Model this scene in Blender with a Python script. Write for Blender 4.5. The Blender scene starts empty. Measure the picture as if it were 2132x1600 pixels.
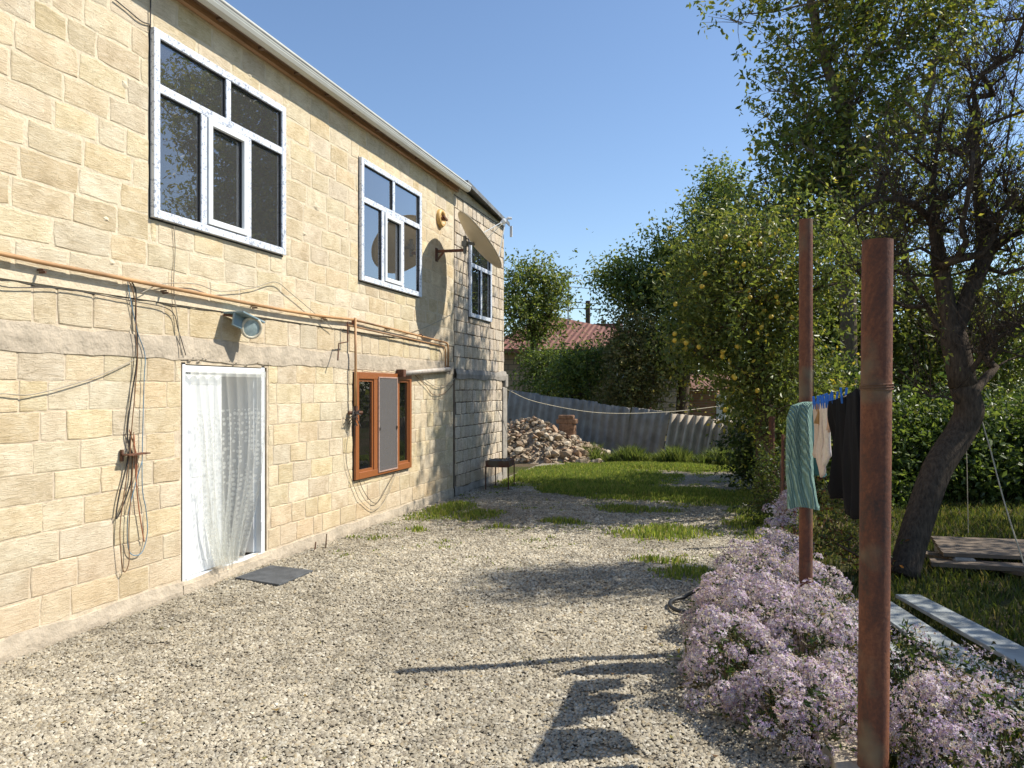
import bpy, bmesh, math, random
import numpy as np
from math import sin, cos, pi, radians, atan2, sqrt
from mathutils import Vector, Matrix, noise as mnoise

random.seed(7); RNG = np.random.default_rng(7)
scene = bpy.context.scene
COL = scene.collection

# ------------------------------------------------------------------ camera
YAW = radians(16.8); CAMH = 1.75; FPX = 1600.0
cam_d = bpy.data.cameras.new('camera'); cam = bpy.data.objects.new('camera', cam_d); COL.objects.link(cam)
cam.location = (0, 0, CAMH); cam.rotation_euler = (pi/2, 0, YAW)
cam_d.sensor_width = 36; cam_d.lens = 36*FPX/2132; cam_d.shift_y = 12/2132
cam_d.clip_start = 0.05; cam_d.clip_end = 2000
scene.camera = cam

# ------------------------------------------------------------------ light
SUN_AZ = radians(63.9); SUN_EL = radians(46.8)      # azimuth from +Y towards +X
world = bpy.data.worlds.new('World'); scene.world = world; world.use_nodes = True
wt = world.node_tree
for n in list(wt.nodes): wt.nodes.remove(n)
wo = wt.nodes.new('ShaderNodeOutputWorld'); bg = wt.nodes.new('ShaderNodeBackground'); sk = wt.nodes.new('ShaderNodeTexSky')
sk.sky_type = 'NISHITA'; sk.sun_disc = False; sk.sun_elevation = SUN_EL; sk.sun_rotation = SUN_AZ
sk.altitude = 200; sk.air_density = 1.0; sk.dust_density = 0.35; sk.ozone_density = 3.2
bg.inputs['Strength'].default_value = 0.125
wt.links.new(sk.outputs[0], bg.inputs['Color']); wt.links.new(bg.outputs[0], wo.inputs['Surface'])
sd = bpy.data.lights.new('sun', 'SUN'); sun = bpy.data.objects.new('sun', sd); COL.objects.link(sun)
sd.energy = 4.8; sd.angle = radians(0.53); sd.color = (1.0, 0.94, 0.84)
sv = Vector((sin(SUN_AZ)*cos(SUN_EL), cos(SUN_AZ)*cos(SUN_EL), sin(SUN_EL)))
sun.rotation_euler = sv.to_track_quat('Z', 'Y').to_euler(); sun.location = (20, 10, 30)
scene.view_settings.view_transform = 'Standard'; scene.view_settings.look = 'None'
scene.view_settings.gamma = 1; scene.view_settings.use_curve_mapping = False
scene.view_settings.exposure = 0.5
scene.render.engine = 'CYCLES'
scene.cycles.max_bounces = 6; scene.cycles.transparent_max_bounces = 16

# ------------------------------------------------------------------ helpers
CA, SA = cos(YAW), sin(YAW)
def at(u, v, Z):                       # world point seen at photo pixel (u,v) at depth Z metres
    X = (u-1066)/FPX*Z; z = CAMH-(v-812)/FPX*Z
    return Vector((X*CA-Z*SA, Z*CA+X*SA, z))
def gr(u, v):                          # ground point under photo pixel
    p = at(u, v, FPX*CAMH/(v-812)); p.z = 0; return p
def wl(u, v, D=-4.58):                 # (y, z) of the facade plane under photo pixel
    d = at(u, v, 1.0)-Vector((0, 0, CAMH)); t = D/d.x
    return d.y*t, d.z*t+CAMH

def rnd(a, b): return random.uniform(a, b)

def mat(name):
    m = bpy.data.materials.new(name); m.use_nodes = True
    nt = m.node_tree; b = nt.nodes['Principled BSDF']; return m, nt, b
def N(nt, typ, **kw):
    n = nt.nodes.new(typ)
    for k, v in kw.items():
        if hasattr(n, k): setattr(n, k, v)
        else: n.inputs[k].default_value = v
    return n
def L(nt, a, b): nt.links.new(a, b)
def ramp(nt, fac, stops):
    r = nt.nodes.new('ShaderNodeValToRGB'); e = r.color_ramp.elements
    while len(e) < len(stops): e.new(0.5)
    for el, (p, c) in zip(e, stops): el.position = p; el.color = (*c, 1) if len(c) == 3 else c
    L(nt, fac, r.inputs[0]); return r.outputs[0]
def mixc(nt, fac, a, b, typ='MIX'):
    m = nt.nodes.new('ShaderNodeMix'); m.data_type = 'RGBA'; m.blend_type = typ
    for s, v in ((m.inputs[0], fac), (m.inputs[6], a), (m.inputs[7], b)):
        if isinstance(v, bpy.types.NodeSocket): L(nt, v, s)
        elif isinstance(v, (int, float)): s.default_value = v
        else: s.default_value = (*v, 1) if len(v) == 3 else v
    return m.outputs[2]
def mth(nt, op, a, b=0.5, c=0.0):
    m = nt.nodes.new('ShaderNodeMath'); m.operation = op
    for s, v in zip(m.inputs, (a, b, c)):
        if isinstance(v, bpy.types.NodeSocket): L(nt, v, s)
        else: s.default_value = v
    return m.outputs[0]
def pos(nt, scale=(1, 1, 1), rot=(0, 0, 0), loc=(0, 0, 0)):
    g = nt.nodes.new('ShaderNodeNewGeometry'); mp = nt.nodes.new('ShaderNodeMapping')
    mp.inputs['Scale'].default_value = scale; mp.inputs['Rotation'].default_value = rot; mp.inputs['Location'].default_value = loc
    L(nt, g.outputs['Position'], mp.inputs[0]); return mp.outputs[0]
def noise(nt, vec, scale, detail=4, rough=0.55, dist=0.0):
    n = nt.nodes.new('ShaderNodeTexNoise'); n.inputs['Scale'].default_value = scale
    n.inputs['Detail'].default_value = detail; n.inputs['Roughness'].default_value = rough; n.inputs['Distortion'].default_value = dist
    L(nt, vec, n.inputs['Vector']); return n.outputs[0]
def voro(nt, vec, scale, feat='F1', out=0):
    n = nt.nodes.new('ShaderNodeTexVoronoi'); n.feature = feat; n.inputs['Scale'].default_value = scale
    L(nt, vec, n.inputs['Vector']); return n.outputs[out]
def bump(nt, b, h, strength, dist):
    n = nt.nodes.new('ShaderNodeBump'); n.inputs['Strength'].default_value = strength; n.inputs['Distance'].default_value = dist
    L(nt, h, n.inputs['Height']); L(nt, n.outputs[0], b.inputs['Normal'])
def attr(nt, name='tint'):
    a = nt.nodes.new('ShaderNodeAttribute'); a.attribute_name = name; return a

def simple(name, col, rough=0.6, metal=0, nscale=20, var=0.25, bmp=0.0, bscale=60, bdist=0.004, spec=0.4, tint=False):
    m, nt, b = mat(name)
    v = pos(nt)
    f = noise(nt, v, nscale, 5)
    lo = tuple(c*(1-var) for c in col); hi = tuple(min(1, c*(1+var)) for c in col)
    c = ramp(nt, f, [(0.3, lo), (0.7, hi)])
    if tint: c = mixc(nt, 1.0, c, attr(nt).outputs['Color'], 'MULTIPLY')
    L(nt, c, b.inputs['Base Color']); b.inputs['Roughness'].default_value = rough; b.inputs['Metallic'].default_value = metal
    b.inputs['Specular IOR Level'].default_value = spec
    if bmp: bump(nt, b, noise(nt, v, bscale, 6), bmp, bdist)
    return m

# ---- mesh collector
class MB:
    def __init__(s): s.v = []; s.f = []; s.mi = []; s.t = []
    def add(s, vs, fs, mi=0, tint=(1, 1, 1)):
        o = len(s.v); s.v += [tuple(p) for p in vs]; s.f += [tuple(i+o for i in f) for f in fs]
        s.mi += [mi]*len(fs); s.t += [tint]*len(vs)
    def box(s, a, b, mi=0, tint=(1, 1, 1)):
        x0, y0, z0 = a; x1, y1, z1 = b
        s.add([(x0,y0,z0),(x1,y0,z0),(x1,y1,z0),(x0,y1,z0),(x0,y0,z1),(x1,y0,z1),(x1,y1,z1),(x0,y1,z1)],
              [(0,3,2,1),(4,5,6,7),(0,1,5,4),(1,2,6,5),(2,3,7,6),(3,0,4,7)], mi, tint)
    def bar(s, p, q, w, h, up=(0, 0, 1), mi=0, tint=(1, 1, 1)):
        p = Vector(p); q = Vector(q); d = (q-p).normalized(); u = Vector(up)
        r = d.cross(u)
        if r.length < 1e-4: r = d.cross(Vector((1, 0, 0)))
        r.normalize(); u = r.cross(d)
        vs = [c+r*w*a/2+u*h*b/2 for c in (p, q) for a, b in ((-1,-1),(1,-1),(1,1),(-1,1))]
        s.add(vs, [(0,3,2,1),(4,5,6,7),(0,1,5,4),(1,2,6,5),(2,3,7,6),(3,0,4,7)], mi, tint)
    def tube(s, pts, r, n=8, mi=0, cap=True, tint=(1, 1, 1)):
        pts = [Vector(p) for p in pts]; k = len(pts)
        rs = r if isinstance(r, (list, tuple)) else [r]*k
        o = []; prev = None
        for i, p in enumerate(pts):
            d = (pts[min(i+1, k-1)]-pts[max(i-1, 0)])
            if d.length < 1e-7: d = Vector((0, 0, 1))
            d.normalize()
            a = d.orthogonal().normalized() if prev is None else (prev-d*prev.dot(d)).normalized()
            prev = a; c = d.cross(a)
            o += [p+(a*cos(t)+c*sin(t))*rs[i] for t in (2*pi*j/n for j in range(n))]
        fs = [(i*n+j, i*n+(j+1) % n, (i+1)*n+(j+1) % n, (i+1)*n+j) for i in range(k-1) for j in range(n)]
        if cap: fs += [tuple(range(n-1, -1, -1)), tuple((k-1)*n+j for j in range(n))]
        s.add(o, fs, mi, tint)
    def build(s, name, mats, parent=None, smooth=False, mesh=None):
        me = bpy.data.meshes.new(name); me.from_pydata(s.v, [], s.f)
        ms = mats if isinstance(mats, (list, tuple)) else [mats]
        for m in ms: me.materials.append(m)
        if len(ms) > 1: me.polygons.foreach_set('material_index', s.mi)
        if any(t != (1, 1, 1) for t in s.t):
            a = me.color_attributes.new('tint', 'FLOAT_COLOR', 'POINT')
            a.data.foreach_set('color', [c for t in s.t for c in (*t, 1)])
        elif any(m.name in TINTED for m in ms):
            a = me.color_attributes.new('tint', 'FLOAT_COLOR', 'POINT'); a.data.foreach_set('color', [1.0]*(4*len(s.v)))
        if smooth: me.polygons.foreach_set('use_smooth', [True]*len(me.polygons))
        me.update()
        o = bpy.data.objects.new(name, me); COL.objects.link(o)
        if parent: o.parent = parent; o.matrix_parent_inverse = parent.matrix_basis.inverted()
        return o
TINTED = set()
def smooth_angle(o, deg=40):
    me = o.data; me.polygons.foreach_set('use_smooth', [True]*len(me.polygons))
    bm = bmesh.new(); bm.from_mesh(me)
    for e in bm.edges:
        if len(e.link_faces) == 2 and e.calc_face_angle(0) > radians(deg): e.smooth = False
    bm.to_mesh(me); bm.free()
def bevel(o, w=0.004, seg=1):
    m = o.modifiers.new('bevel', 'BEVEL'); m.width = w; m.segments = seg; m.limit_method = 'ANGLE'; return o

def npmesh(name, V, F, m, parent=None, colors=None, smooth=False, kind=None):
    """V (n,3) array, F (m,k) array of equal-size faces, colors (n,3)"""
    me = bpy.data.meshes.new(name); k = F.shape[1]
    me.vertices.add(len(V)); me.vertices.foreach_set('co', V.astype(np.float32).ravel())
    me.loops.add(F.size); me.loops.foreach_set('vertex_index', F.astype(np.int32).ravel())
    me.polygons.add(len(F)); me.polygons.foreach_set('loop_start', np.arange(0, F.size, k, dtype=np.int32))
    me.polygons.foreach_set('loop_total', np.full(len(F), k, dtype=np.int32))
    if smooth: me.polygons.foreach_set('use_smooth', np.ones(len(F), dtype=bool))
    me.update(calc_edges=True)
    me.materials.append(m)
    if colors is not None:
        a = me.color_attributes.new('tint', 'FLOAT_COLOR', 'POINT')
        c = np.ones((len(V), 4), np.float32); c[:, :3] = colors; a.data.foreach_set('color', c.ravel())
    o = bpy.data.objects.new(name, me); COL.objects.link(o)
    if parent: o.parent = parent; o.matrix_parent_inverse = parent.matrix_basis.inverted()
    if kind: o['kind'] = kind
    return o

def tag(o, label=None, cat=None, group=None, kind=None):
    if label: o['label'] = label
    if cat: o['category'] = cat
    if group: o['group'] = group
    if kind: o['kind'] = kind
    return o
def thing(name, loc, label, cat, group=None):
    o = bpy.data.objects.new(name, None); o.empty_display_size = 0.2; COL.objects.link(o); o.location = loc
    bpy.context.view_layer.update() if False else None
    return tag(o, label, cat, group)

# ------------------------------------------------------------------ materials
def stone_mat(name, dark, mid, light, lines=1.0, stain=0.0):
    m, nt, b = mat(name); TINTED.add(name)
    v = pos(nt); at_ = attr(nt); sep = nt.nodes.new('ShaderNodeSeparateColor'); L(nt, at_.outputs['Color'], sep.inputs[0])
    # per stone offset
    off = nt.nodes.new('ShaderNodeVectorMath'); off.operation = 'MULTIPLY_ADD'
    L(nt, at_.outputs['Color'], off.inputs[0]); off.inputs[1].default_value = (37, 23, 61); L(nt, v, off.inputs[2])
    vo = off.outputs[0]
    mp = nt.nodes.new('ShaderNodeMapping'); L(nt, vo, mp.inputs[0]); mp.inputs['Scale'].default_value = (1, 0.28, 1.5)
    rt = nt.nodes.new('ShaderNodeCombineXYZ'); L(nt, mth(nt, 'MULTIPLY_ADD', sep.outputs[2], 1.6, -0.8), rt.inputs[0]); L(nt, rt.outputs[0], mp.inputs['Rotation'])
    grain = noise(nt, mp.outputs[0], 30, 7, 0.78, 1.6)
    big = noise(nt, vo, 5.5, 4, 0.6)
    f = mth(nt, 'ADD', mth(nt, 'MULTIPLY', grain, 0.62), mth(nt, 'MULTIPLY', big, 0.38))
    c = ramp(nt, f, [(0.38, dark), (0.5, mid), (0.61, light)])
    pit = voro(nt, vo, 75); pn = noise(nt, vo, 14, 3)
    pm = mth(nt, 'MULTIPLY', mth(nt, 'LESS_THAN', pit, 0.17), mth(nt, 'GREATER_THAN', pn, 0.52))
    c = mixc(nt, mth(nt, 'MULTIPLY', pm, 0.65), c, tuple(x*0.42 for x in dark))
    # brightness / hue per stone
    br = mth(nt, 'MULTIPLY_ADD', sep.outputs[0], 0.20, 0.92)
    cc = nt.nodes.new('ShaderNodeHueSaturation'); L(nt, c, cc.inputs['Color']); L(nt, br, cc.inputs['Value'])
    L(nt, mth(nt, 'MULTIPLY_ADD', sep.outputs[1], 0.26, 0.85), cc.inputs['Saturation'])
    L(nt, mth(nt, 'MULTIPLY_ADD', sep.outputs[2], 0.012, 0.493), cc.inputs['Hue'])
    c = cc.outputs[0]
    st = noise(nt, pos(nt, (1, 1, 0.35)), 1.3, 5, 0.6)
    c = mixc(nt, mth(nt, 'MULTIPLY', mth(nt, 'SMOOTH_MIN', mth(nt, 'MAXIMUM', mth(nt, 'SUBTRACT', st, 0.5), 0), 0.2, 0.1), 0.5+stain*6), c, (0.20, 0.17, 0.14))
    # damp, pinkish foot of the wall
    sz = nt.nodes.new('ShaderNodeSeparateXYZ'); L(nt, v, sz.inputs[0])
    foot = mth(nt, 'MULTIPLY', mth(nt, 'SUBTRACT', 0.9, mth(nt, 'ADD', sz.outputs[2], mth(nt, 'MULTIPLY', big, 0.5))), 0.9)
    cl = nt.nodes.new('ShaderNodeClamp'); L(nt, foot, cl.inputs[0]); cl.inputs[2].default_value = 0.32
    c = mixc(nt, cl.outputs[0], c, (0.49, 0.345, 0.22))
    L(nt, c, b.inputs['Base Color']); b.inputs['Roughness'].default_value = 0.95; b.inputs['Specular IOR Level'].default_value = 0.1
    h = mth(nt, 'SUBTRACT', mth(nt, 'ADD', grain, mth(nt, 'MULTIPLY', noise(nt, vo, 110, 3), 0.3)), mth(nt, 'MULTIPLY', pm, 0.4))
    bump(nt, b, h, 0.85*lines, 0.012)
    return m
M_STONE = stone_mat('limestone', (0.49, 0.39, 0.24), (0.645, 0.535, 0.355), (0.725, 0.63, 0.45))
M_ASTONE = stone_mat('weathered_limestone', (0.42, 0.345, 0.25), (0.58, 0.49, 0.37), (0.68, 0.59, 0.46), stain=0.10)
M_MORTAR = simple('pale_mortar', (0.645, 0.55, 0.395), 0.95, var=0.12, nscale=12, bmp=0.8, bscale=40, bdist=0.01, spec=0.1)
M_MORTARL = simple('grey_mortar', (0.57, 0.475, 0.345), 0.95, var=0.2, nscale=10, bmp=0.8, bscale=40, bdist=0.01, spec=0.1)
M_MORTARD = simple('dark_mortar', (0.17, 0.135, 0.10), 0.95, var=0.3, nscale=10, bmp=0.8, bscale=40, bdist=0.01, spec=0.1)
M_CEMENT = simple('cement_render', (0.47, 0.40, 0.305), 0.95, var=0.22, nscale=5, bmp=0.9, bscale=18, bdist=0.02, spec=0.1)
M_CEMENTG = simple('grey_cement', (0.33, 0.30, 0.26), 0.95, var=0.22, nscale=6, bmp=0.7, bscale=30, bdist=0.012, spec=0.1)
M_DARK = simple('dark_gap', (0.05, 0.04, 0.03), 0.95, var=0.3)
def wood_mat(name, col, scale=(3, 40, 40), rough=0.6, var=0.35):
    m, nt, b = mat(name); v = pos(nt, scale)
    c = ramp(nt, noise(nt, v, 1.0, 6, 0.65, 0.6), [(0.3, tuple(x*(1-var) for x in col)), (0.7, tuple(x*(1+var) for x in col))])
    L(nt, c, b.inputs['Base Color']); b.inputs['Roughness'].default_value = rough
    bump(nt, b, noise(nt, v, 1.0, 6), 0.3, 0.004); return m
M_WOOD = wood_mat('pine_board', (0.42, 0.25, 0.14), (30, 2, 30))
M_WOODD = wood_mat('old_board', (0.16, 0.10, 0.06), (30, 2, 30))
M_BROWN = wood_mat('brown_window_paint', (0.30, 0.105, 0.035), (60, 60, 60), 0.35, 0.12)
M_GUTTER = simple('gutter_paint', (0.60, 0.60, 0.54), 0.4, nscale=3, var=0.08)
M_FLASH = simple('grey_flashing', (0.16, 0.16, 0.15), 0.5, nscale=6, var=0.3)
M_WHITE = simple('white_plastic', (0.78, 0.80, 0.80), 0.35, nscale=5, var=0.04)
M_GASKET = simple('black_gasket', (0.02, 0.02, 0.022), 0.6)
def film_mat():
    m, nt, b = mat('white_profile_with_film'); v = pos(nt, (1, 1, 1))
    a = noise(nt, pos(nt, (38, 38, 38)), 1.0, 4, 0.75); l = noise(nt, pos(nt, (9, 9, 9)), 1, 2)
    k = mth(nt, 'MULTIPLY', mth(nt, 'GREATER_THAN', a, 0.55), mth(nt, 'GREATER_THAN', l, 0.44))
    c = mixc(nt, mth(nt, 'MULTIPLY', k, 0.75), (0.73, 0.77, 0.83), (0.18, 0.21, 0.28))
    L(nt, c, b.inputs['Base Color']); b.inputs['Roughness'].default_value = 0.3; return m
M_FILM = film_mat()
def glass_mat(name='window_glass', tint=(0.84, 0.87, 0.87), boost=1.5, wav=0.02, dust=0.11):
    m = bpy.data.materials.new(name); m.use_nodes = True; nt = m.node_tree
    for n in list(nt.nodes): nt.nodes.remove(n)
    o = nt.nodes.new('ShaderNodeOutputMaterial'); mx = nt.nodes.new('ShaderNodeMixShader')
    tr = N(nt, 'ShaderNodeBsdfTransparent'); tr.inputs[0].default_value = (*tint, 1)
    gl = N(nt, 'ShaderNodeBsdfGlossy'); gl.inputs['Roughness'].default_value = 0.0; gl.inputs[0].default_value = (0.95, 0.97, 1, 1)
    bp = N(nt, 'ShaderNodeBump'); bp.inputs['Strength'].default_value = wav; bp.inputs['Distance'].default_value = 0.05
    L(nt, noise(nt, pos(nt), 2.2, 1), bp.inputs['Height']); L(nt, bp.outputs[0], gl.inputs['Normal'])
    fr = N(nt, 'ShaderNodeFresnel'); fr.inputs[0].default_value = 1.55
    L(nt, mth(nt, 'MULTIPLY', fr.outputs[0], boost), mx.inputs[0])
    df = N(nt, 'ShaderNodeBsdfDiffuse'); df.inputs[0].default_value = (.5, .5, .48, 1); m0 = N(nt, 'ShaderNodeMixShader'); m0.inputs[0].default_value = dust
    L(nt, tr.outputs[0], m0.inputs[1]); L(nt, df.outputs[0], m0.inputs[2])
    L(nt, m0.outputs[0], mx.inputs[1]); L(nt, gl.outputs[0], mx.inputs[2]); L(nt, mx.outputs[0], o.inputs[0]); return m
M_GLASS = glass_mat(boost=3.0); M_GLASSD = glass_mat('dark_window_glass', boost=1.2, dust=0.015)
M_ROOM = simple('room_plaster', (0.62, 0.60, 0.56), 0.9, nscale=2, var=0.1)
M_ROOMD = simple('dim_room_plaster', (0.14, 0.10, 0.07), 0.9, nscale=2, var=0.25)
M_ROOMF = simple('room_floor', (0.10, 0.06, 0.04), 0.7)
def rust_mat(name, base=(0.135, 0.050, 0.028), hi=(0.235, 0.092, 0.044), lo=(0.06, 0.034, 0.026), rough=0.75):
    m, nt, b = mat(name); v = pos(nt)
    f = noise(nt, pos(nt, (1, 1, 0.3)), 6, 8, 0.78, 0.8); g = noise(nt, v, 60, 4, 0.7)
    c = ramp(nt, mth(nt, 'ADD', mth(nt, 'MULTIPLY', f, 0.7), mth(nt, 'MULTIPLY', g, 0.3)), [(0.38, lo), (0.5, base), (0.62, hi)])
    k = noise(nt, v, 3.1, 3); c = mixc(nt, ramp(nt, k, [(0.55, (0, 0, 0)), (0.68, (1, 1, 1))]), c, (0.16, 0.12, 0.075))
    L(nt, c, b.inputs['Base Color']); b.inputs['Roughness'].default_value = rough; b.inputs['Specular IOR Level'].default_value = 0.35
    bump(nt, b, g, 0.7, 0.004); return m
M_RUST = rust_mat('rusty_steel')
M_RUSTD = rust_mat('dark_rusty_steel', (0.11, 0.05, 0.03), (0.2, 0.085, 0.045), (0.05, 0.03, 0.02))
M_PIPE = simple('ochre_pipe_paint', (0.40, 0.225, 0.10), 0.5, nscale=2.5, var=0.45)
M_CABLE = simple('dark_cable', (0.05, 0.045, 0.04), 0.5)
M_CABLEB = simple('brown_cable', (0.22, 0.12, 0.06), 0.5)
M_CABLEG = simple('grey_cable', (0.34, 0.30, 0.23), 0.5)
M_CABLEU = simple('blue_cable', (0.16, 0.27, 0.36), 0.5)
M_ROPE = simple('pale_rope', (0.45, 0.40, 0.30), 0.9)
M_DISH = simple('dish_cream_paint', (0.46, 0.40, 0.29), 0.5, nscale=3, var=0.08)
M_LAMP = simple('lamp_blue_grey_paint', (0.20, 0.28, 0.31), 0.5, nscale=9, var=0.15)
M_RING = simple('lamp_ring', (0.55, 0.50, 0.38), 0.5)
M_MAT = simple('rubber_mat', (0.075, 0.08, 0.085), 0.8, nscale=8, var=0.35, bmp=0.6, bscale=120)
M_YEL = simple('ochre_plastic', (0.60, 0.38, 0.13), 0.5)

def tint_mat(name, rough=0.8, transl=0.0, spec=0.3, var=0.25, nsc=30, bmp=0.0, bdist=0.003, bsc=60):
    m, nt, b = mat(name); TINTED.add(name); a = attr(nt)
    f = noise(nt, pos(nt), nsc, 3)
    c = mixc(nt, 1.0, a.outputs['Color'], ramp(nt, f, [(0.3, (1-var,)*3), (0.7, (1.0,)*3)]), 'MULTIPLY')
    L(nt, c, b.inputs['Base Color']); b.inputs['Roughness'].default_value = rough; b.inputs['Specular IOR Level'].default_value = spec
    if bmp: bump(nt, b, noise(nt, pos(nt), bsc, 5), bmp, bdist)
    if transl:
        o = [n for n in nt.nodes if n.type == 'OUTPUT_MATERIAL'][0]
        t = N(nt, 'ShaderNodeBsdfTranslucent'); L(nt, mixc(nt, 1.0, c, (1.25, 1.25, 0.7), 'MULTIPLY'), t.inputs[0])
        mx = N(nt, 'ShaderNodeMixShader'); mx.inputs[0].default_value = transl
        L(nt, b.outputs[0], mx.inputs[1]); L(nt, t.outputs[0], mx.inputs[2]); L(nt, mx.outputs[0], o.inputs[0])
    return m
M_LEAF = tint_mat('leaf', 0.42, 0.48, 0.45, 0.2)
M_GRASS = tint_mat('grass_blade', 0.6, 0.5, 0.25, 0.2)
M_PETAL = tint_mat('aster_petal', 0.7, 0.3, 0.2, 0.1)
M_PEBBLE = tint_mat('crushed_stone', 0.95, 0, 0.15, 0.4, 5)
M_RUBBLE = tint_mat('broken_limestone', 0.95, 0, 0.1, 0.45, 14, 0.8, 0.02, 30)
M_CLOTH = tint_mat('cloth', 0.95, 0.15, 0.1, 0.15, 90)
def bark_mat(name, c0, c1):
    m, nt, b = mat(name); v = pos(nt, (1, 1, 0.25)); f = noise(nt, v, 45, 6, 0.7)
    L(nt, ramp(nt, f, [(0.3, c0), (0.7, c1)]), b.inputs['Base Color']); b.inputs['Roughness'].default_value = 0.95
    b.inputs['Specular IOR Level'].default_value = 0.1
    bump(nt, b, f, 0.9, 0.015); return m
M_BARK = bark_mat('bark_brown', (0.05, 0.035, 0.025), (0.17, 0.13, 0.09))
M_BARKD = bark_mat('bark_dark', (0.03, 0.023, 0.018), (0.125, 0.095, 0.07))
M_BARKG = bark_mat('bark_grey', (0.09, 0.07, 0.05), (0.24, 0.19, 0.13))

# ------------------------------------------------------------------ ground
def ground_mat():
    m, nt, b = mat('earth_and_turf'); v = pos(nt)
    big = noise(nt, v, 0.5, 5, 0.6); fine = noise(nt, v, 30, 5, 0.7)
    a = ramp(nt, fine, [(0.3, (0.035, 0.042, 0.014)), (0.7, (0.10, 0.105, 0.035))])
    e = ramp(nt, fine, [(0.3, (0.07, 0.052, 0.032)), (0.7, (0.17, 0.13, 0.085))])
    c = mixc(nt, ramp(nt, big, [(0.42, (0, 0, 0)), (0.58, (1, 1, 1))]), a, e)
    L(nt, c, b.inputs['Base Color']); b.inputs['Roughness'].default_value = 1; b.inputs['Specular IOR Level'].default_value = 0.05
    bump(nt, b, fine, 0.8, 0.03); return m
def gravel_mat():
    m, nt, b = mat('crushed_stone_bed'); v = pos(nt)
    vn = nt.nodes.new('ShaderNodeTexVoronoi'); vn.inputs['Scale'].default_value = 42; L(nt, v, vn.inputs['Vector'])
    sep = nt.nodes.new('ShaderNodeSeparateColor'); L(nt, vn.outputs['Color'], sep.inputs[0])
    c = ramp(nt, sep.outputs[0], [(0.0, (0.27, 0.24, 0.185)), (0.45, (0.39, 0.35, 0.275)), (1.0, (0.54, 0.495, 0.405))])
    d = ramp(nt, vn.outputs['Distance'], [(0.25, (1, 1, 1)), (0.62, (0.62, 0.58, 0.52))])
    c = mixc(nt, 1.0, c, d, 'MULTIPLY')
    big = noise(nt, v, 0.9, 5, 0.6)
    c = mixc(nt, ramp(nt, big, [(0.5, (0, 0, 0)), (0.72, (0.5, 0.5, 0.5))]), c, (0.20, 0.165, 0.115))
    L(nt, c, b.inputs['Base Color']); b.inputs['Roughness'].default_value = 1; b.inputs['Specular IOR Level'].default_value = 0.05
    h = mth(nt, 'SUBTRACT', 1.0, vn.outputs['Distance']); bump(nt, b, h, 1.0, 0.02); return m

def sheet(name, x0, x1, y0, y1, nx, ny, zf, m, keep=None):
    xs = np.linspace(x0, x1, nx+1); ys = np.linspace(y0, y1, ny+1)
    X, Y = np.meshgrid(xs, ys); Zz = zf(X, Y)
    V = np.stack([X.ravel(), Y.ravel(), Zz.ravel()], 1)
    i, j = np.meshgrid(np.arange(nx), np.arange(ny)); i = i.ravel(); j = j.ravel()
    a = j*(nx+1)+i; F = np.stack([a, a+1, a+nx+2, a+nx+1], 1)
    if keep is not None:
        cx = (xs[i]+xs[i+1])/2; cy = (ys[j]+ys[j+1])/2; F = F[keep(cx, cy)]
    return npmesh(name, V, F, m, smooth=True)
g = MB(); R = 900
g.add([(-R, -R, -0.03), (R, -R, -0.03), (R, R, -0.03), (-R, R, -0.03)], [(0, 1, 2, 3)])
ground = g.build('ground', ground_mat()); tag(ground, kind='structure')
def yard_z(x, y): return 0.006*np.sin(x*2.1+y*0.7)+0.006*np.sin(y*1.7-x*0.9)+0.004*np.sin(x*5+y*4)
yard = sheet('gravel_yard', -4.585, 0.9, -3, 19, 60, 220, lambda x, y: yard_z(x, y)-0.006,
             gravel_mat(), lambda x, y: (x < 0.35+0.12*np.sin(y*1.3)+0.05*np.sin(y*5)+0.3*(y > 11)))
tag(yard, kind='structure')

# grass patches as soft blobs (x, y, rx, ry)
PATCH = [(-0.5, 12.6, 1.2, 1.1), (-3.1, 15.2, 2.0, 3.0), (-1.4, 13.0, 2.0, 1.1), (-2.6, 13.2, 1.5, 0.9), (-4.15, 10.4, 0.42, 1.2), (-3.55, 10.1, 0.45, 0.6), (-0.95, 9.5, 0.75, 0.6),
         (-1.5, 17.6, 2.6, 0.9), (-2.3, 9.9, 0.45, 0.25), (0.25, 10.6, 0.55, 1.6), (-0.55, 7.45, 0.45, 0.35), (-1.5, 11.2, 0.7, 0.4), (0.0, 11.4, 0.5, 0.4), (0.1, 12.9, 0.6, 1.2), (-0.9, 7.9, 0.4, 0.2),
         (-3.85, 4.35, .13, .10), (-3.9, 8.8, 0.2, 0.15), (-3.0, 9.3, 0.25, 0.12)]
_h = np.random.default_rng(99).random((64, 64))
def vnoise(x, y):
    xi = np.floor(x).astype(int); yi = np.floor(y).astype(int); fx = x-xi; fy = y-yi; fx = fx*fx*(3-2*fx); fy = fy*fy*(3-2*fy)
    g_ = lambda a, b_: _h[a % 64, b_ % 64]
    return (g_(xi, yi)*(1-fx)+g_(xi+1, yi)*fx)*(1-fy)+(g_(xi, yi+1)*(1-fx)+g_(xi+1, yi+1)*fx)*fy
def pfield(x, y):
    f = np.zeros_like(x)
    for a, b_, rx, ry in PATCH:
        f = np.maximum(f, 1-np.sqrt(((x-a)/rx)**2+((y-b_)/ry)**2))
    nz = (vnoise(x*2.2, y*2.2)-.5)*.5+(vnoise(x*6+9, y*6)-.5)*.4+(vnoise(x*15+3, y*15)-.5)*.35
    return np.where(f > 0, f+nz, nz-.12)

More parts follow.
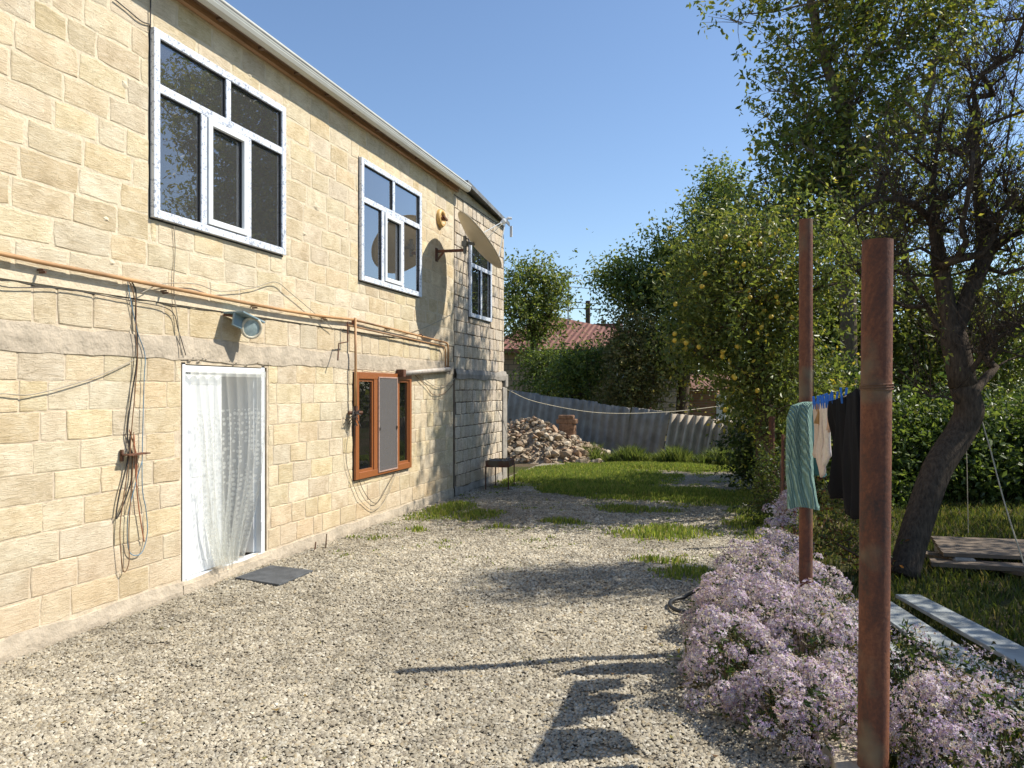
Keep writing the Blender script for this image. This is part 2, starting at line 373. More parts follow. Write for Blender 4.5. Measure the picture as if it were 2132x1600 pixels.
# crushed stone: tens of thousands of little faceted pieces in one mesh
def pebbles():
    n = 310000
    r = RNG.random(n)
    y = 2.0*np.power(13.5/2.0, r)            # denser near the lens side of the yard
    x = RNG.uniform(-4.555, 0.5, n)
    vis = (x > -1.35*y-0.5) & (x < 0.42+0.10*np.sin(y*1.3))
    x, y = x[vis], y[vis]; pf = pfield(x, y); k = pf < 0.12+0.2*RNG.random(len(x)); x, y = x[k], y[k]
    n = len(x)
    s = RNG.uniform(0.0050, 0.0094, n)*(1+0.05*y)*RNG.choice([1, 1, 1, 1.5], n)
    base = np.array([[1, 0, 0], [0, 1, 0], [-1, 0, 0], [0, -1, 0], [0.1, 0.1, 0.7]], float)
    V = np.tile(base, (n, 1, 1))*(1+RNG.uniform(-0.35, 0.35, (n, 5, 3)))
    ang = RNG.uniform(0, 2*pi, n); tl = RNG.uniform(-0.6, 0.6, n)
    ca, sa = np.cos(ang), np.sin(ang); ct, st = np.cos(tl), np.sin(tl)
    yy = V[..., 1]*ct[:, None]-V[..., 2]*st[:, None]; zz = V[..., 1]*st[:, None]+V[..., 2]*ct[:, None]
    xx = V[..., 0]*ca[:, None]-yy*sa[:, None]; yy2 = V[..., 0]*sa[:, None]+yy*ca[:, None]
    V = np.stack([xx, yy2, zz], 2)*s[:, None, None]
    V[..., 0] += x[:, None]; V[..., 1] += y[:, None]; V[..., 2] += (yard_z(x, y)+s*0.25)[:, None]
    f = np.array([[0, 1, 4], [1, 2, 4], [2, 3, 4], [3, 0, 4]])
    F = (f[None]+(np.arange(n)*5)[:, None, None]).reshape(-1, 3)
    pal = np.array([(0.50, 0.455, 0.365), (0.455, 0.405, 0.31), (0.40, 0.36, 0.29), (0.34, 0.30, 0.235), (0.57, 0.535, 0.455), (0.24, 0.21, 0.17), (0.43, 0.36, 0.25)])
    c = pal[RNG.choice(7, n, p=[.25, .2, .17, .13, .13, .07, .05])]*RNG.uniform(0.85, 1.12, (n, 1))*np.array([1.0, .985, .94])*(.80+.42*vnoise(x*.9+4, y*.9+7)-.10*vnoise(x*4, y*4))[:, None]
    o = npmesh('gravel', V.reshape(-1, 3), F, M_PEBBLE, colors=np.repeat(c, 5, 0), kind='stuff')
    tag(o, 'loose pale crushed stone covering the yard', 'gravel')
pebbles()

def blades(name, x, y, h, z0=0.0, pal=((0.21, 0.28, 0.06), (0.33, 0.37, 0.085), (0.14, 0.20, 0.05), (0.46, 0.41, 0.17)), w=0.006, p=None, lean=0.5):
    n = len(x); h = h*RNG.uniform(0.5, 1.2, n); ang = RNG.uniform(0, 2*pi, n)
    w = w*RNG.uniform(0.7, 1.4, n); lx = np.cos(ang)*h*lean*RNG.random(n); ly = np.sin(ang)*h*lean*RNG.random(n)
    a2 = RNG.uniform(0, 2*pi, n); dx = np.cos(a2)*w; dy = np.sin(a2)*w
    V = np.zeros((n, 5, 3)); z = np.zeros(n)+z0
    V[:, 0] = np.stack([x-dx, y-dy, z], 1); V[:, 1] = np.stack([x+dx, y+dy, z], 1)
    V[:, 2] = np.stack([x+dx*.8+lx*.35, y+dy*.8+ly*.35, z+h*.6], 1); V[:, 3] = np.stack([x-dx*.8+lx*.35, y-dy*.8+ly*.35, z+h*.6], 1)
    V[:, 4] = np.stack([x+lx, y+ly, z+h], 1)
    f = np.array([[0, 1, 2], [0, 2, 3], [3, 2, 4]]); F = (f[None]+(np.arange(n)*5)[:, None, None]).reshape(-1, 3)
    pal = np.array(pal); c = pal[RNG.choice(len(pal), n, p=p)]*RNG.uniform(0.75, 1.25, (n, 1))
    return npmesh(name, V.reshape(-1, 3), F, M_GRASS, colors=np.repeat(c, 5, 0), kind='stuff')
n = 450000; gx = RNG.uniform(-5, 0.8, n); gy = RNG.uniform(7, 18.6, n)
pf = pfield(gx, gy); k = (pf > -0.02+0.75*RNG.random(n)**1.3) & (gx > -4.5)
k &= RNG.random(n) < np.where(gy < 12.3, 0.24, 0.66)
gx, gy, pf = gx[k], gy[k], pf[k]
o = blades('grass', gx, gy, 0.018+0.06*np.clip(pf*1.4, 0, 1)*(1+.4*(gy > 12.6)), p=(.4, .3, .2, .1), w=0.007)
tag(o, 'low green grass and weeds growing through the gravel near the fence', 'grass')
n = 95000; gx = RNG.uniform(0.35, 8.5, n); gy = RNG.uniform(3.5, 15, n)
den = 0.5+0.5*np.sin(gx*1.9+gy*0.8)*np.sin(gy*1.4-gx*0.5)
k = RNG.random(n) < 0.35+0.65*den; gx, gy = gx[k], gy[k]
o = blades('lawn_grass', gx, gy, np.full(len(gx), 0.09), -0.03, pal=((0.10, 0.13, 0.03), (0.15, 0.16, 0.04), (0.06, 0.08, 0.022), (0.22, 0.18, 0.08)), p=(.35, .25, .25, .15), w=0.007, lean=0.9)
tag(o, 'rough shaded lawn under the trees right of the posts', 'grass')
n = 14000; gx = RNG.uniform(-6.5, 0.2, n); gy = 18.1+0.9*RNG.random(n)+np.where(gx < -3.5, 0.4, 0)
k = RNG.random(n) < 0.7; gx, gy = gx[k], gy[k]
o = blades('weeds', gx, gy, 0.22+0.2*np.sin(gx*3)**2, -0.02, pal=((0.13, 0.18, 0.05), (0.2, 0.23, 0.07), (0.09, 0.12, 0.035)), w=0.014, lean=0.9)
tag(o, 'tall weeds along the foot of the grey fence', 'weeds')

def litter():
    n = 1600; x = RNG.uniform(-4.3, 1.2, n); y = 2.6+RNG.random(n)*11; k = RNG.random(n) < np.clip(.15+.5*(x+2.5)/2, .06, 1); x, y = x[k], y[k]; n = len(x)
    a = RNG.uniform(0, 2*pi, n); s_ = RNG.uniform(.008, .022, n); d = np.stack([np.cos(a), np.sin(a)], 1); e_ = np.stack([-np.sin(a), np.cos(a)], 1)
    P = np.stack([x, y], 1); V = np.zeros((n, 4, 3)); z = yard_z(x, y)+.014
    for q_, (p_, up_) in enumerate(((P-d*s_[:, None], .006), (P+e_*s_[:, None]*.5, 0), (P+d*s_[:, None], .008), (P-e_*s_[:, None]*.5, .0))): V[:, q_, :2] = p_; V[:, q_, 2] = z+up_
    pal = np.array([(.20, .12, .05), (.28, .19, .07), (.13, .08, .045), (.24, .22, .07)]); c = pal[RNG.choice(4, n)]
    tag(npmesh('fallen_leaves', V.reshape(-1, 3), np.array([[0, 3, 2, 1]])+(np.arange(n)*4)[:, None], M_PEBBLE, colors=np.repeat(c, 4, 0), kind='stuff'), 'small dry leaves scattered over the gravel', 'fallen leaves')
litter()

# ------------------------------------------------------------------ the house
WX = -4.58
house = thing('stone_house', (WX, 7, 0), 'two storey house of yellow limestone blocks with white upper windows and open ground floor door', 'house')
W1 = (5.08, 6.94, 3.14, 4.67); W2 = (8.58, 10.44, 3.11, 4.64); WW = (8.45, 10.10, 0.64, 1.97); DR = (5.45, 6.70, 0.085, 1.99)
OPEN = [W1, W2, WW, DR]
Y0, Y1, ZT = -1.0, 11.85, 5.03
def wall_with_openings(name, x0, x1, y0, y1, z0, z1, opens, m, parent, inset=0.02):
    zs = sorted({z0, z1}|{z for o in opens for z in (o[2]+inset, o[3]-inset) if z0 < z < z1}); w = MB()
    for a, b_ in zip(zs[:-1], zs[1:]):
        zc = (a+b_)/2; cuts = sorted((o[0]+inset, o[1]-inset) for o in opens if o[2]+inset < zc < o[3]-inset)
        y = y0
        for c0, c1 in cuts+[(y1, y1)]:
            if c0 > y: w.box((x0, y, a), (x1, c0, b_))
            y = c1
    return w.build(name, m, parent)
wall_up = wall_with_openings('wall', WX-0.35, WX, Y0, Y1, 2.47, ZT, OPEN, M_MORTAR, house)
wall_up['label'] = 'pale mortared upper storey wall'
wall_lo = wall_with_openings('wall', WX-0.35, WX-0.012, Y0, Y1, -0.1, 2.47, OPEN, M_MORTARL, house)
wall_lo['label'] = 'lower storey wall with narrow grey joints'

def stone_mesh(y0, y1, z0, z1, xb, proud, bev, jit, rs=random):
    """one rough faced block: 12 rim points, bevelled edge, pulled centre"""
    n = 3; pts = []
    for i in range(n): pts.append((y0+(y1-y0)*i/n, z0))
    for i in range(2): pts.append((y1, z0+(z1-z0)*i/2))
    for i in range(n): pts.append((y1-(y1-y0)*i/n, z1))
    for i in range(2): pts.append((y0, z1-(z1-z0)*i/2))
    cy, cz = (y0+y1)/2, (z0+z1)/2; k = len(pts); corner = (0, 3, 5, 8)
    J = []
    for i, (y, z) in enumerate(pts):
        c = 0.0035 if i in corner else 0
        J.append((y+rs.uniform(-jit, jit)+(c if y < cy else -c), z+rs.uniform(-jit, jit)+(c if z < cz else -c)))
    V = [(xb-0.03, y, z) for y, z in J]
    V += [(xb+proud*0.5, y, z) for y, z in J]
    for y, z in J:
        dy, dz = cy-y, cz-z; l = sqrt(dy*dy+dz*dz)
        V.append((xb+proud+rs.uniform(-.002, .002), y+dy/l*bev*1.4, z+dz/l*bev*1.4))
    V.append((xb+proud+rs.uniform(-.001, .005), cy+rs.uniform(-.04, .04), cz+rs.uniform(-.03, .03)))
    F = []
    for r in range(2):
        for i in range(k): F.append((r*k+i, r*k+(i+1) % k, (r+1)*k+(i+1) % k, (r+1)*k+i))
    for i in range(k): F.append((2*k+i, 2*k+(i+1) % k, 3*k))
    return V, F
def coursing(y0, y1, z0, z1, ch, lmin, lmax, joint, opens, xb, proud, jit, gapz=None):
    out = []; nc = max(1, round((z1-z0)/ch)); zz = [z0+(z1-z0)*i/nc+(random.uniform(-.006, .006) if 0 < i < nc else 0) for i in range(nc+1)]
    for a, b_ in zip(zz[:-1], zz[1:]):
        y = y0-random.uniform(0, lmax)
        while y < y1:
            l = random.uniform(lmin, lmax)
            if random.random() < 0.12: l *= 0.55
            segs = [(max(y, y0), min(y+l, y1), a, b_)]
            for o in opens:
                ns = []
                for s0, s1, sa, sb in segs:
                    if sb <= o[2]+0.01 or sa >= o[3]-0.01 or s1 <= o[0] or s0 >= o[1]: ns.append((s0, s1, sa, sb)); continue
                    if s0 < o[0]: ns.append((s0, o[0]-0.004, sa, sb))
                    if s1 > o[1]: ns.append((o[1]+0.004, s1, sa, sb))
                    m0, m1 = max(s0, o[0]), min(s1, o[1])
                    if m1-m0 > 0.06:
                        if sb-o[3] > 0.05: ns.append((m0, m1, o[3]+0.006, sb))
                        if o[2]-sa > 0.05: ns.append((m0, m1, sa, o[2]-0.006))
                segs = ns
            for s0, s1, sa, sb in segs:
                if s1-s0 > 0.07:
                    j = joint/2*random.uniform(0.6, 1.3)
                    out.append(((s0+j, s1-j, sa+j*0.8, sb-j*0.8), stone_mesh(s0+j, s1-j, sa+j*.8, sb-j*.8, xb, proud*random.uniform(.6, 1.5), 0.006, jit)))
            y += l
    return out
def place_stones(stones, m, parent_of, name='stone_block', lim=300, amp=(0.5, 0.5, 0.5)):
    def size(s):
        (a, b_, c, d), _ = s; y = (a+b_)/2
        if y < 3.4: return 0
        r2 = WX*WX+y*y; return (b_-a)*(d-c)/r2*4.58/sqrt(r2)
    stones.sort(key=size, reverse=True); rest = {}
    for i, (bx, (V, F)) in enumerate(stones):
        t = (random.random(), random.random(), random.random())
        par = parent_of(bx)
        if i < lim:
            b_ = MB(); b_.add(V, F, 0, t); b_.build(name, m, par)
        else:
            rest.setdefault(par, MB()).add(V, F, 0, t)
    for par, b_ in rest.items(): tag(b_.build(name, m, par), kind='stuff')
st = coursing(Y0, Y1-0.01, 2.53, 5.02, 0.205, 0.35, 0.52, 0.026, OPEN, WX, 0.003, 0.0085)
st += coursing(Y0, Y1-0.01, 2.20, 2.47, 0.27, 0.30, 0.46, 0.020, OPEN, WX-0.012, 0.005, 0.005)
st += coursing(Y0, Y1-0.01, 0.14, 2.02, 0.209, 0.30, 0.50, 0.010, OPEN, WX-0.012, 0.0045, 0.006)
place_stones(st, M_STONE, lambda b: wall_up if b[2] > 2.48 else wall_lo)

def wavy_band(name, y0, y1, zlo, zhi, x0, depth, m, parent, seg=0.09, amp=0.02, seed=0):
    b_ = MB(); n = int((y1-y0)/seg); V = []; rs = random.Random(seed)
    for i in range(n+1):
        y = y0+(y1-y0)*i/n
        a = zlo+amp*(mnoise.noise(Vector((y*1.7, seed, 0)))*1.2+rs.uniform(-.25, .25)); c = zhi+amp*(mnoise.noise(Vector((y*1.9, seed, 5)))*1.2+rs.uniform(-.25, .25))
        d = depth*(0.75+0.5*mnoise.noise(Vector((y*2.3, seed, 9))))
        V += [(x0-0.02, y, a), (x0+d*.8, y, a+0.006), (x0+d, y, (a+c)/2+rs.uniform(-.01, .01)), (x0+d*.55, y, c-0.008), (x0-0.02, y, c)]
    F = [(i*5+j, (i+1)*5+j, (i+1)*5+j+1, i*5+j+1) for i in range(n) for j in range(4)]
    b_.add(V, F); return b_.build(name, m, parent)
def band_pieces(name, zlo, zhi, x0, depth, m, amp, seed, skip=()):
    y = Y0
    for a, b_ in list(skip)+[(Y1, Y1)]:
        if a > y: wavy_band(name, y, a, zlo, zhi, x0, depth, m, house, amp=amp, seed=seed)
        y = b_
band_pieces('cement_band', 2.0, 2.2, WX-0.012, 0.018, M_CEMENT, 0.03, 3)
band_pieces('cement_joint', 2.47, 2.53, WX-0.006, 0.005, M_CEMENT, 0.012, 11)
band_pieces('crack_line', 2.452, 2.468, WX-0.012, 0.012, M_DARK, 0.018, 21)
band_pieces('plinth', -0.06, 0.13, WX-0.012, 0.03, M_CEMENT, 0.025, 8, skip=())
# small mortar smears and proud chips over the upper wall
for i in range(26):
    y = rnd(4, 11.4); z = rnd(2.6, 4.9)
    if any(o[0]-.15 < y < o[1]+.15 and o[2]-.1 < z < o[3]+.1 for o in OPEN): continue
    b_ = MB(); k = 9; r = rnd(.025, .07); V = [(WX+.003, y+cos(t)*r*rnd(.5, 1.5), z+sin(t)*r*.6*rnd(.5, 1.3)) for t in [2*pi*j/k for j in range(k)]]+[(WX+.014, y, z)]
    b_.add(V, [(j, (j+1) % k, k) for j in range(k)]); b_.build('mortar_smear', M_MORTAR, house)

# rooms behind the windows and the door
def room(x0, y0, y1, z0, z1, m, mf, depth=3.2):
    b_ = MB(); x1 = x0-depth
    V = [(x0,y0,z0),(x1,y0,z0),(x1,y1,z0),(x0,y1,z0),(x0,y0,z1),(x1,y0,z1),(x1,y1,z1),(x0,y1,z1)]
    b_.add(V, [(0,1,5,4),(1,2,6,5),(2,3,7,6),(4,5,6,7)], 0); b_.add(V, [(0,3,2,1)], 1)
    return b_.build('room_lining', [m, mf], house)
room(WX-.351, 3.2, 7.55, 2.66, 4.95, M_ROOM, M_ROOMF); room(WX-.351, 7.7, 11.7, 2.66, 4.95, M_ROOM, M_ROOMF)
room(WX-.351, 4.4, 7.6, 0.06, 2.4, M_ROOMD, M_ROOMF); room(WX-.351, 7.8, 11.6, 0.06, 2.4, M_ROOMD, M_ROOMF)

def pvc_window(W, ybreak_top, ylow, ztr, parent, sash=None, handle=True, d0=-0.03, d1=0.045):
    """W outer (y0,y1,z0,z1); members are real bars, each pane a sub part"""
    y0, y1, z0, z1 = W; x0, x1 = WX+d0, WX+d1; fw = 0.068
    root = MB()
    root.box((x0, y0, z0), (x1, y0+fw, z1)); root.box((x0, y1-fw, z0), (x1, y1, z1))
    root.box((x0, y0+fw, z1-fw), (x1, y1-fw, z1)); root.box((x0, y0+fw, z0), (x1, y1-fw, z0+fw))
    root.box((x0, y0+fw, ztr-.036), (x1-.004, y1-fw, ztr+.036))
    for y in ybreak_top: root.box((x0, y-.034, ztr+.036), (x1-.006, y+.034, z1-fw))
    for y in ylow: root.box((x0, y-.036, z0+fw), (x1-.006, y+.036, ztr-.036))
    win = bevel(root.build('window', M_FILM, parent), 0.005, 2)
    def pane(a, b_, c, d):
        p = MB(); p.box((x1-.040, a, c), (x1-.034, b_, d)); p.build('pane', M_GLASS, win)
        q = MB(); t = .009
        for A, B in (((a, c), (b_, c+t)), ((a, d-t), (b_, d)), ((a, c+t), (a+t, d-t)), ((b_-t, c+t), (b_, d-t))):
            q.box((x1-.033, A[0], A[1]), (x1-.018, B[0], B[1]))
        q.build('gasket', M_GASKET, win)
    tops = [y0+fw]+[v for y in ybreak_top for v in (y-.034, y+.034)]+[y1-fw]
    for a, b_ in zip(tops[::2], tops[1::2]): pane(a, b_, ztr+.036, z1-fw)
    lows = [y0+fw]+[v for y in ylow for v in (y-.036, y+.036)]+[y1-fw]
    for i, (a, b_) in enumerate(zip(lows[::2], lows[1::2])):
        if i == sash:
            s = MB(); c, d = z0+fw, ztr-.036; w = .055; xs0, xs1 = x1-.05, x1+.012; a2, b2, c2, d2 = a+.006, b_-.006, c+.006, d-.012
            s.box((xs0, a2, c2), (xs1, a2+w, d2)); s.box((xs0, b2-w, c2), (xs1, b2, d2)); s.box((xs0, a2+w, d2-w), (xs1, b2-w, d2)); s.box((xs0, a2+w, c2), (xs1, b2-w, c2+w))
            bevel(s.build('sash', M_WHITE, win), .005, 2); pane(a2+w, b2-w, c2+w, d2-w)
            if handle:
                hh = MB(); hh.box((xs0-.05, b2-w+.012, (c+d)/2-.07), (xs0-.03, b2-w+.035, (c+d)/2+.07)); hh.build('handle', M_WHITE, win)
        else: pane(a, b_, z0+fw, ztr-.036)
    if handle:
        q_ = MB(); ya, yb = y1-.30, y1-.07; k = 16; V = [(WX-.16+.02*sin(i*1.6), ya+(yb-ya)*i/k, z) for z in (z0+.02, z1-.03) for i in range(k+1)]
        q_.add(V, [(i, i+1, k+2+i, k+1+i) for i in range(k)]); q_.build('reveal_panel', M_ROOM, win, True)  # folded panel added to stand for the pale inner side of the opening
    # black gap strips paint the frame's shadow on its left and foot, clips on its left side
    gp = MB(); gp.box((WX-.03, y0-.012, z0-.012), (WX+.006, y0, z1+.01)); gp.box((WX-.03, y0, z0-.014), (WX+.006, y1, z0)); gp.build('frame_shadow_strip', M_GASKET, win)
    return win
w1 = pvc_window(W1, [6.02], [5.685, 6.325], 4.20, house, sash=1); w1['label'] = 'white upper window nearest the camera'
w2 = pvc_window(W2, [9.51], [9.18, 9.80], 4.13, house, sash=1); w2['label'] = 'white upper window beside the satellite dish'

# brown ground floor window
def brown_window():
    y0, y1, z0, z1 = WW; x0, x1 = WX-.04, WX+.035; fw = .085
    r = MB()
    r.box((x0, y0, z0), (x1, y0+fw, z1)); r.box((x0, y1-fw*.8, z0), (x1, y1, z1)); r.box((x0, y0+fw, z1-fw), (x1, y1-fw*.8, z1)); r.box((x0, y0+fw, z0), (x1, y1-fw*.8, z0+fw))
    r.box((x0, 8.94, z0+fw), (x1-.004, 9.04, z1-fw)); r.box((x0, 9.60, z0+fw), (x1-.004, 9.70, z1-fw))
    win = bevel(r.build('window', M_BROWN, house), .006, 2); win['label'] = 'brown ground floor window in three lights'
    for a, b_ in ((y0+fw, 8.94), (9.70, y1-fw*.8)):
        s = MB(); w = .03; c, d = z0+fw, z1-fw
        for A, B in (((a, c), (b_, c+w)), ((a, d-w), (b_, d)), ((a, c+w), (a+w, d-w)), ((b_-w, c+w), (b_, d-w))): s.box((x0+.01, A[0], A[1]), (x1-.02, B[0], B[1]))
        p = MB(); p.box((x0+.03, a+w, c+w), (x0+.035, b_-w, d-w)); p.build('pane', M_GLASSD, win)
        s.build('sash', M_BROWN, win)
    p = MB(); p.box((x0+.03, 9.04, z0+fw), (x0+.035, 9.60, z1-fw)); p.build('pane', M_GLASS, win)
    m, nt, b = mat('insect_screen'); o = [q for q in nt.nodes if q.type == 'OUTPUT_MATERIAL'][0]
    b.inputs['Base Color'].default_value = (0.15, 0.14, 0.135, 1); b.inputs['Roughness'].default_value = .8
    tr = N(nt, 'ShaderNodeBsdfTransparent'); mx = N(nt, 'ShaderNodeMixShader'); mx.inputs[0].default_value = .62
    L(nt, tr.outputs[0], mx.inputs[1]); L(nt, b.outputs[0], mx.inputs[2]); L(nt, mx.outputs[0], o.inputs[0])
    q = MB(); q.box((x1+.004, 9.055, z0+.045), (x1+.007, 9.60, z1-.06)); q.build('insect_screen', m, win)
    q = MB(); a, b_, c, d, w = 9.045, 9.61, z0+.035, z1-.05, .016
    for A, B in (((a, c), (b_, c+w)), ((a, d-w), (b_, d)), ((a, c+w), (a+w, d-w)), ((b_-w, c+w), (b_, d-w))): q.box((x1-.003, A[0], A[1]), (x1+.012, B[0], B[1]))
    q.build('screen_frame', simple('pink_grey_frame', (.45, .30, .24), .5), win)
    q = MB()
    for dx, z in ((9.07, 1.25), (9.58, 1.25)): q.box((x1+.012, dx-.012, z-.03), (x1+.02, dx+.012, z+.01))
    q.build('clip', M_CABLE, win)
    gp = MB(); gp.box((WX-.03, y0-.012, z0-.012), (WX+.004, y0, z1)); gp.box((WX-.03, y0, z0-.012), (WX+.004, y1, z0)); gp.build('frame_shadow_strip', M_GASKET, win)  # black strips paint the frame's shadow along its left and lower edges
brown_window()

# doorway: white frame, fixed left leaf, right leaf opened inwards
def doorway():
    y0, y1, z0, z1 = DR; x0, x1 = WX-.09, WX-.012; fw = .06
    r = MB(); r.box((x0, y0, z0), (x1, y0+fw, z1)); r.box((x0, y1-.05-fw, z0), (x1, y1-.05, z1)); r.box((x0, y0+fw, z1-fw-.03), (x1, y1-.05-fw, z1-.03)); r.box((x0, y0+fw, z0), (x1+.012, y1-.05-fw, z0+.045))
    door = bevel(r.build('door', M_WHITE, house), .005, 2); door['label'] = 'white double door with its right leaf open inwards'
    f = MB(); f.box((WX-.1, y1-.052, z0), (WX-.03, y1+.02, z1)); f.build('reveal_shade', M_MORTARD, door)  # dark mortar colour paints the shade between door frame and stone
    def leaf(mat4, w):
        l = MB(); h0, h1 = z0+.05, z1-fw-.035; t = .05; mz = 0.98
        def bx(a, b_, c, d, e=0.0): l.box((-t/2-e, a, c), (t/2+e, b_, d))
        bx(0, .1, h0, h1); bx(w-.1, w, h0, h1); bx(.1, w-.1, h0, h0+.1); bx(.1, w-.1, h1-.1, h1); bx(.1, w-.1, mz, mz+.09)
        l.v = [tuple(mat4 @ Vector(v)) for v in l.v]; lf = bevel(l.build('door_leaf', M_WHITE, door), .006, 2)
        for c, d in ((h0+.1, mz), (mz+.09, h1-.1)):
            p = MB(); k = 4
            for i in range(k): p.box((-.022, .1+(w-.2)*i/k+.001, c), (.022, .1+(w-.2)*(i+1)/k-.001, d))
            p.v = [tuple(mat4 @ Vector(v)) for v in p.v]; p.build('door_panel', M_WHITE, lf)
        return lf
    leaf(Matrix.Translation((WX-.055, y0+fw+.002, 0)), .50)
    leaf(Matrix.Translation((WX-.08, y1-.05-fw-.01, 0)) @ Matrix.Rotation(radians(103), 4, 'Z'), .56)
    hg = MB()
    for z in (.35, 1.1, 1.75): hg.tube([(x1+.004, y1-.05-fw-.006, z), (x1+.004, y1-.05-fw-.006, z+.09)], .009, 8)
    hg.build('hinge', M_WHITE, door)
    s = MB(); s.box((WX-.35, y0, -.02), (WX+.02, y1-.02, z0-.002)); s.build('door_step', M_CEMENT, house)
doorway()

# mortar chips over the door lintel
b_ = MB()
for i in range(14):
    y = rnd(5.5, 6.7); z = 2.0+rnd(-.01, .03); s = rnd(.012, .035)
    b_.add([(WX-.02, y-s, z-s*.6), (WX-.02, y+s, z-s*.6), (WX-.02, y+s*.6, z+s*.6), (WX-.02, y-s*.7, z+s*.5), (WX+.012, y, z)], [(0, 1, 4), (1, 2, 4), (2, 3, 4), (3, 0, 4)])
b_.build('mortar_chips', M_CEMENT, house)['kind'] = 'stuff'

# eaves: soffit board, dark rafters, gutter, roof sheet
e = MB(); e.box((WX-.02, Y0, 5.032), (WX+.055, 11.95, 5.062)); e.box((WX+.030, Y0, 5.0625), (WX+.056, 11.95, 5.10)); e.build('soffit_board', M_WOOD, house)
y = Y0
while y < 11.8:
    e = MB(); e.box((WX-.3, y, 5.064), (WX+.145, y+.05, 5.12)); e.build('rafter', M_WOODD, house); y += .62
e = MB(); e.box((WX+.06, Y0, 5.085), (WX+.135, 11.95, 5.105)); e.build('eave_board', M_WOODD, house)
def gutter():
    g = MB(); prof = [(.135, .150), (.135, .070), (.150, .045), (.185, .035), (.222, .048), (.238, .078), (.238, .118), (.250, .122), (.250, .140), (.240, .142), (.232, .128), (.226, .085), (.214, .060), (.185, .048), (.155, .058), (.145, .150)]
    ys = [Y0, 12.02]; k = len(prof)
    V = [(WX+x, y, 5.0+z) for y in ys for x, z in prof]
    g.add(V, [(j, (j+1) % k, k+(j+1) % k, k+j) for j in range(k)]+[tuple(range(k-1, -1, -1)), tuple(range(k, 2*k))])
    gt = g.build('gutter', M_GUTTER, house)
    lip = MB(); lip.box((WX+.2505, Y0, 5.104), (WX+.2535, 12.02, 5.112)); lip.build('gutter_groove', M_FLASH, gt)
gutter()
rf = MB(); rf.add([(WX+.2, Y0-.2, 5.165), (WX+.2, 12.05, 5.165), (WX-5, 12.05, 6.3), (WX-5, Y0-.2, 6.3), (WX+.2, Y0-.2, 5.150), (WX+.2, 12.05, 5.150), (WX-5, 12.05, 6.28), (WX-5, Y0-.2, 6.28)],
       [(0, 1, 2, 3), (7, 6, 5, 4), (0, 4, 5, 1), (1, 5, 6, 2), (3, 7, 4, 0)])
rf.build('roof', M_GUTTER, house)
b_ = MB(); b_.box((-9.5, Y0-.01, 0), (WX-.351, Y0, 5.0)); b_.box((-9.5, 14.6, 0), (-9.4, Y0, 5.0)); b_.build('back_wall', M_CEMENT, house)

# ------------------------------------------------------------------ annex
annex = thing('house_annex', (WX, 13.2, 0), 'weathered annex of small square limestone blocks at the far end of the stone house', 'annex')
AY0, AY1 = 11.851, 14.60; W3 = (12.55, 13.73, 3.02, 4.38)
aw = wall_with_openings('wall', WX-.35, WX-.004, AY0, AY1, 2.08, 4.98, [W3], M_MORTARD, annex)
aw2 = wall_with_openings('wall', WX-.35, WX+.006, AY0, AY1+.02, -.1, 2.08, [], M_MORTARD, annex)
ax = coursing(AY0+.01, AY1, 2.09, 4.97, .2, .20, .27, .014, [W3], WX-.004, .010, .004)
n_up = len(ax)
ax += coursing(AY0+.03, AY1-.18, .12, 1.95, .2, .18, .27, .014, [], WX+.006, .012, .005)
place_stones(ax, M_ASTONE, lambda b: aw if b[2] > 2.05 else aw2)
def aband(name, y0, y1, zlo, zhi, x0, d, m, amp, seed, seg=.07):
    return wavy_band(name, y0, y1, zlo, zhi, x0, d, m, annex, seg, amp, seed)
aband('concrete_ledge', AY0, AY1+.05, 1.93, 2.10, WX+.006, .055, M_CEMENTG, .03, 41)
aband('plinth', AY0, AY1, -.06, .13, WX+.006, .03, M_CEMENTG, .03, 43)
c = MB(); c.box((WX-.35, AY1-.17, -.05), (WX+.045, AY1+.10, 1.80)); c.box((WX-.35, AY1-.06, 1.80), (WX+.06, AY1+.12, 2.06)); bevel(c.build('corner_column', M_CEMENTG, annex), .015, 2)
c = MB(); c.box((WX-5, AY1, 0), (WX-.35, AY1+.02, 4.9)); c.box((WX-.35, AY1+.002, 2.08), (WX-.006, AY1+.02, 4.97)); c.build('end_wall', M_CEMENTG, annex)
wa = pvc_window(W3, [], [13.14], 3.93, annex, sash=None, handle=False); wa['label'] = 'narrow white annex window under the dish'
b_ = MB(); V = [(WX-.36, 12.2, 2.66), (WX-2.5, 12.2, 2.66), (WX-2.5, 14.3, 2.66), (WX-.36, 14.3, 2.66), (WX-.36, 12.2, 4.9), (WX-2.5, 12.2, 4.9), (WX-2.5, 14.3, 4.9), (WX-.36, 14.3, 4.9)]
b_.add(V, [(0,1,5,4),(1,2,6,5),(2,3,7,6),(4,5,6,7),(0,3,2,1)]); b_.build('room_lining', M_ROOMD, annex)
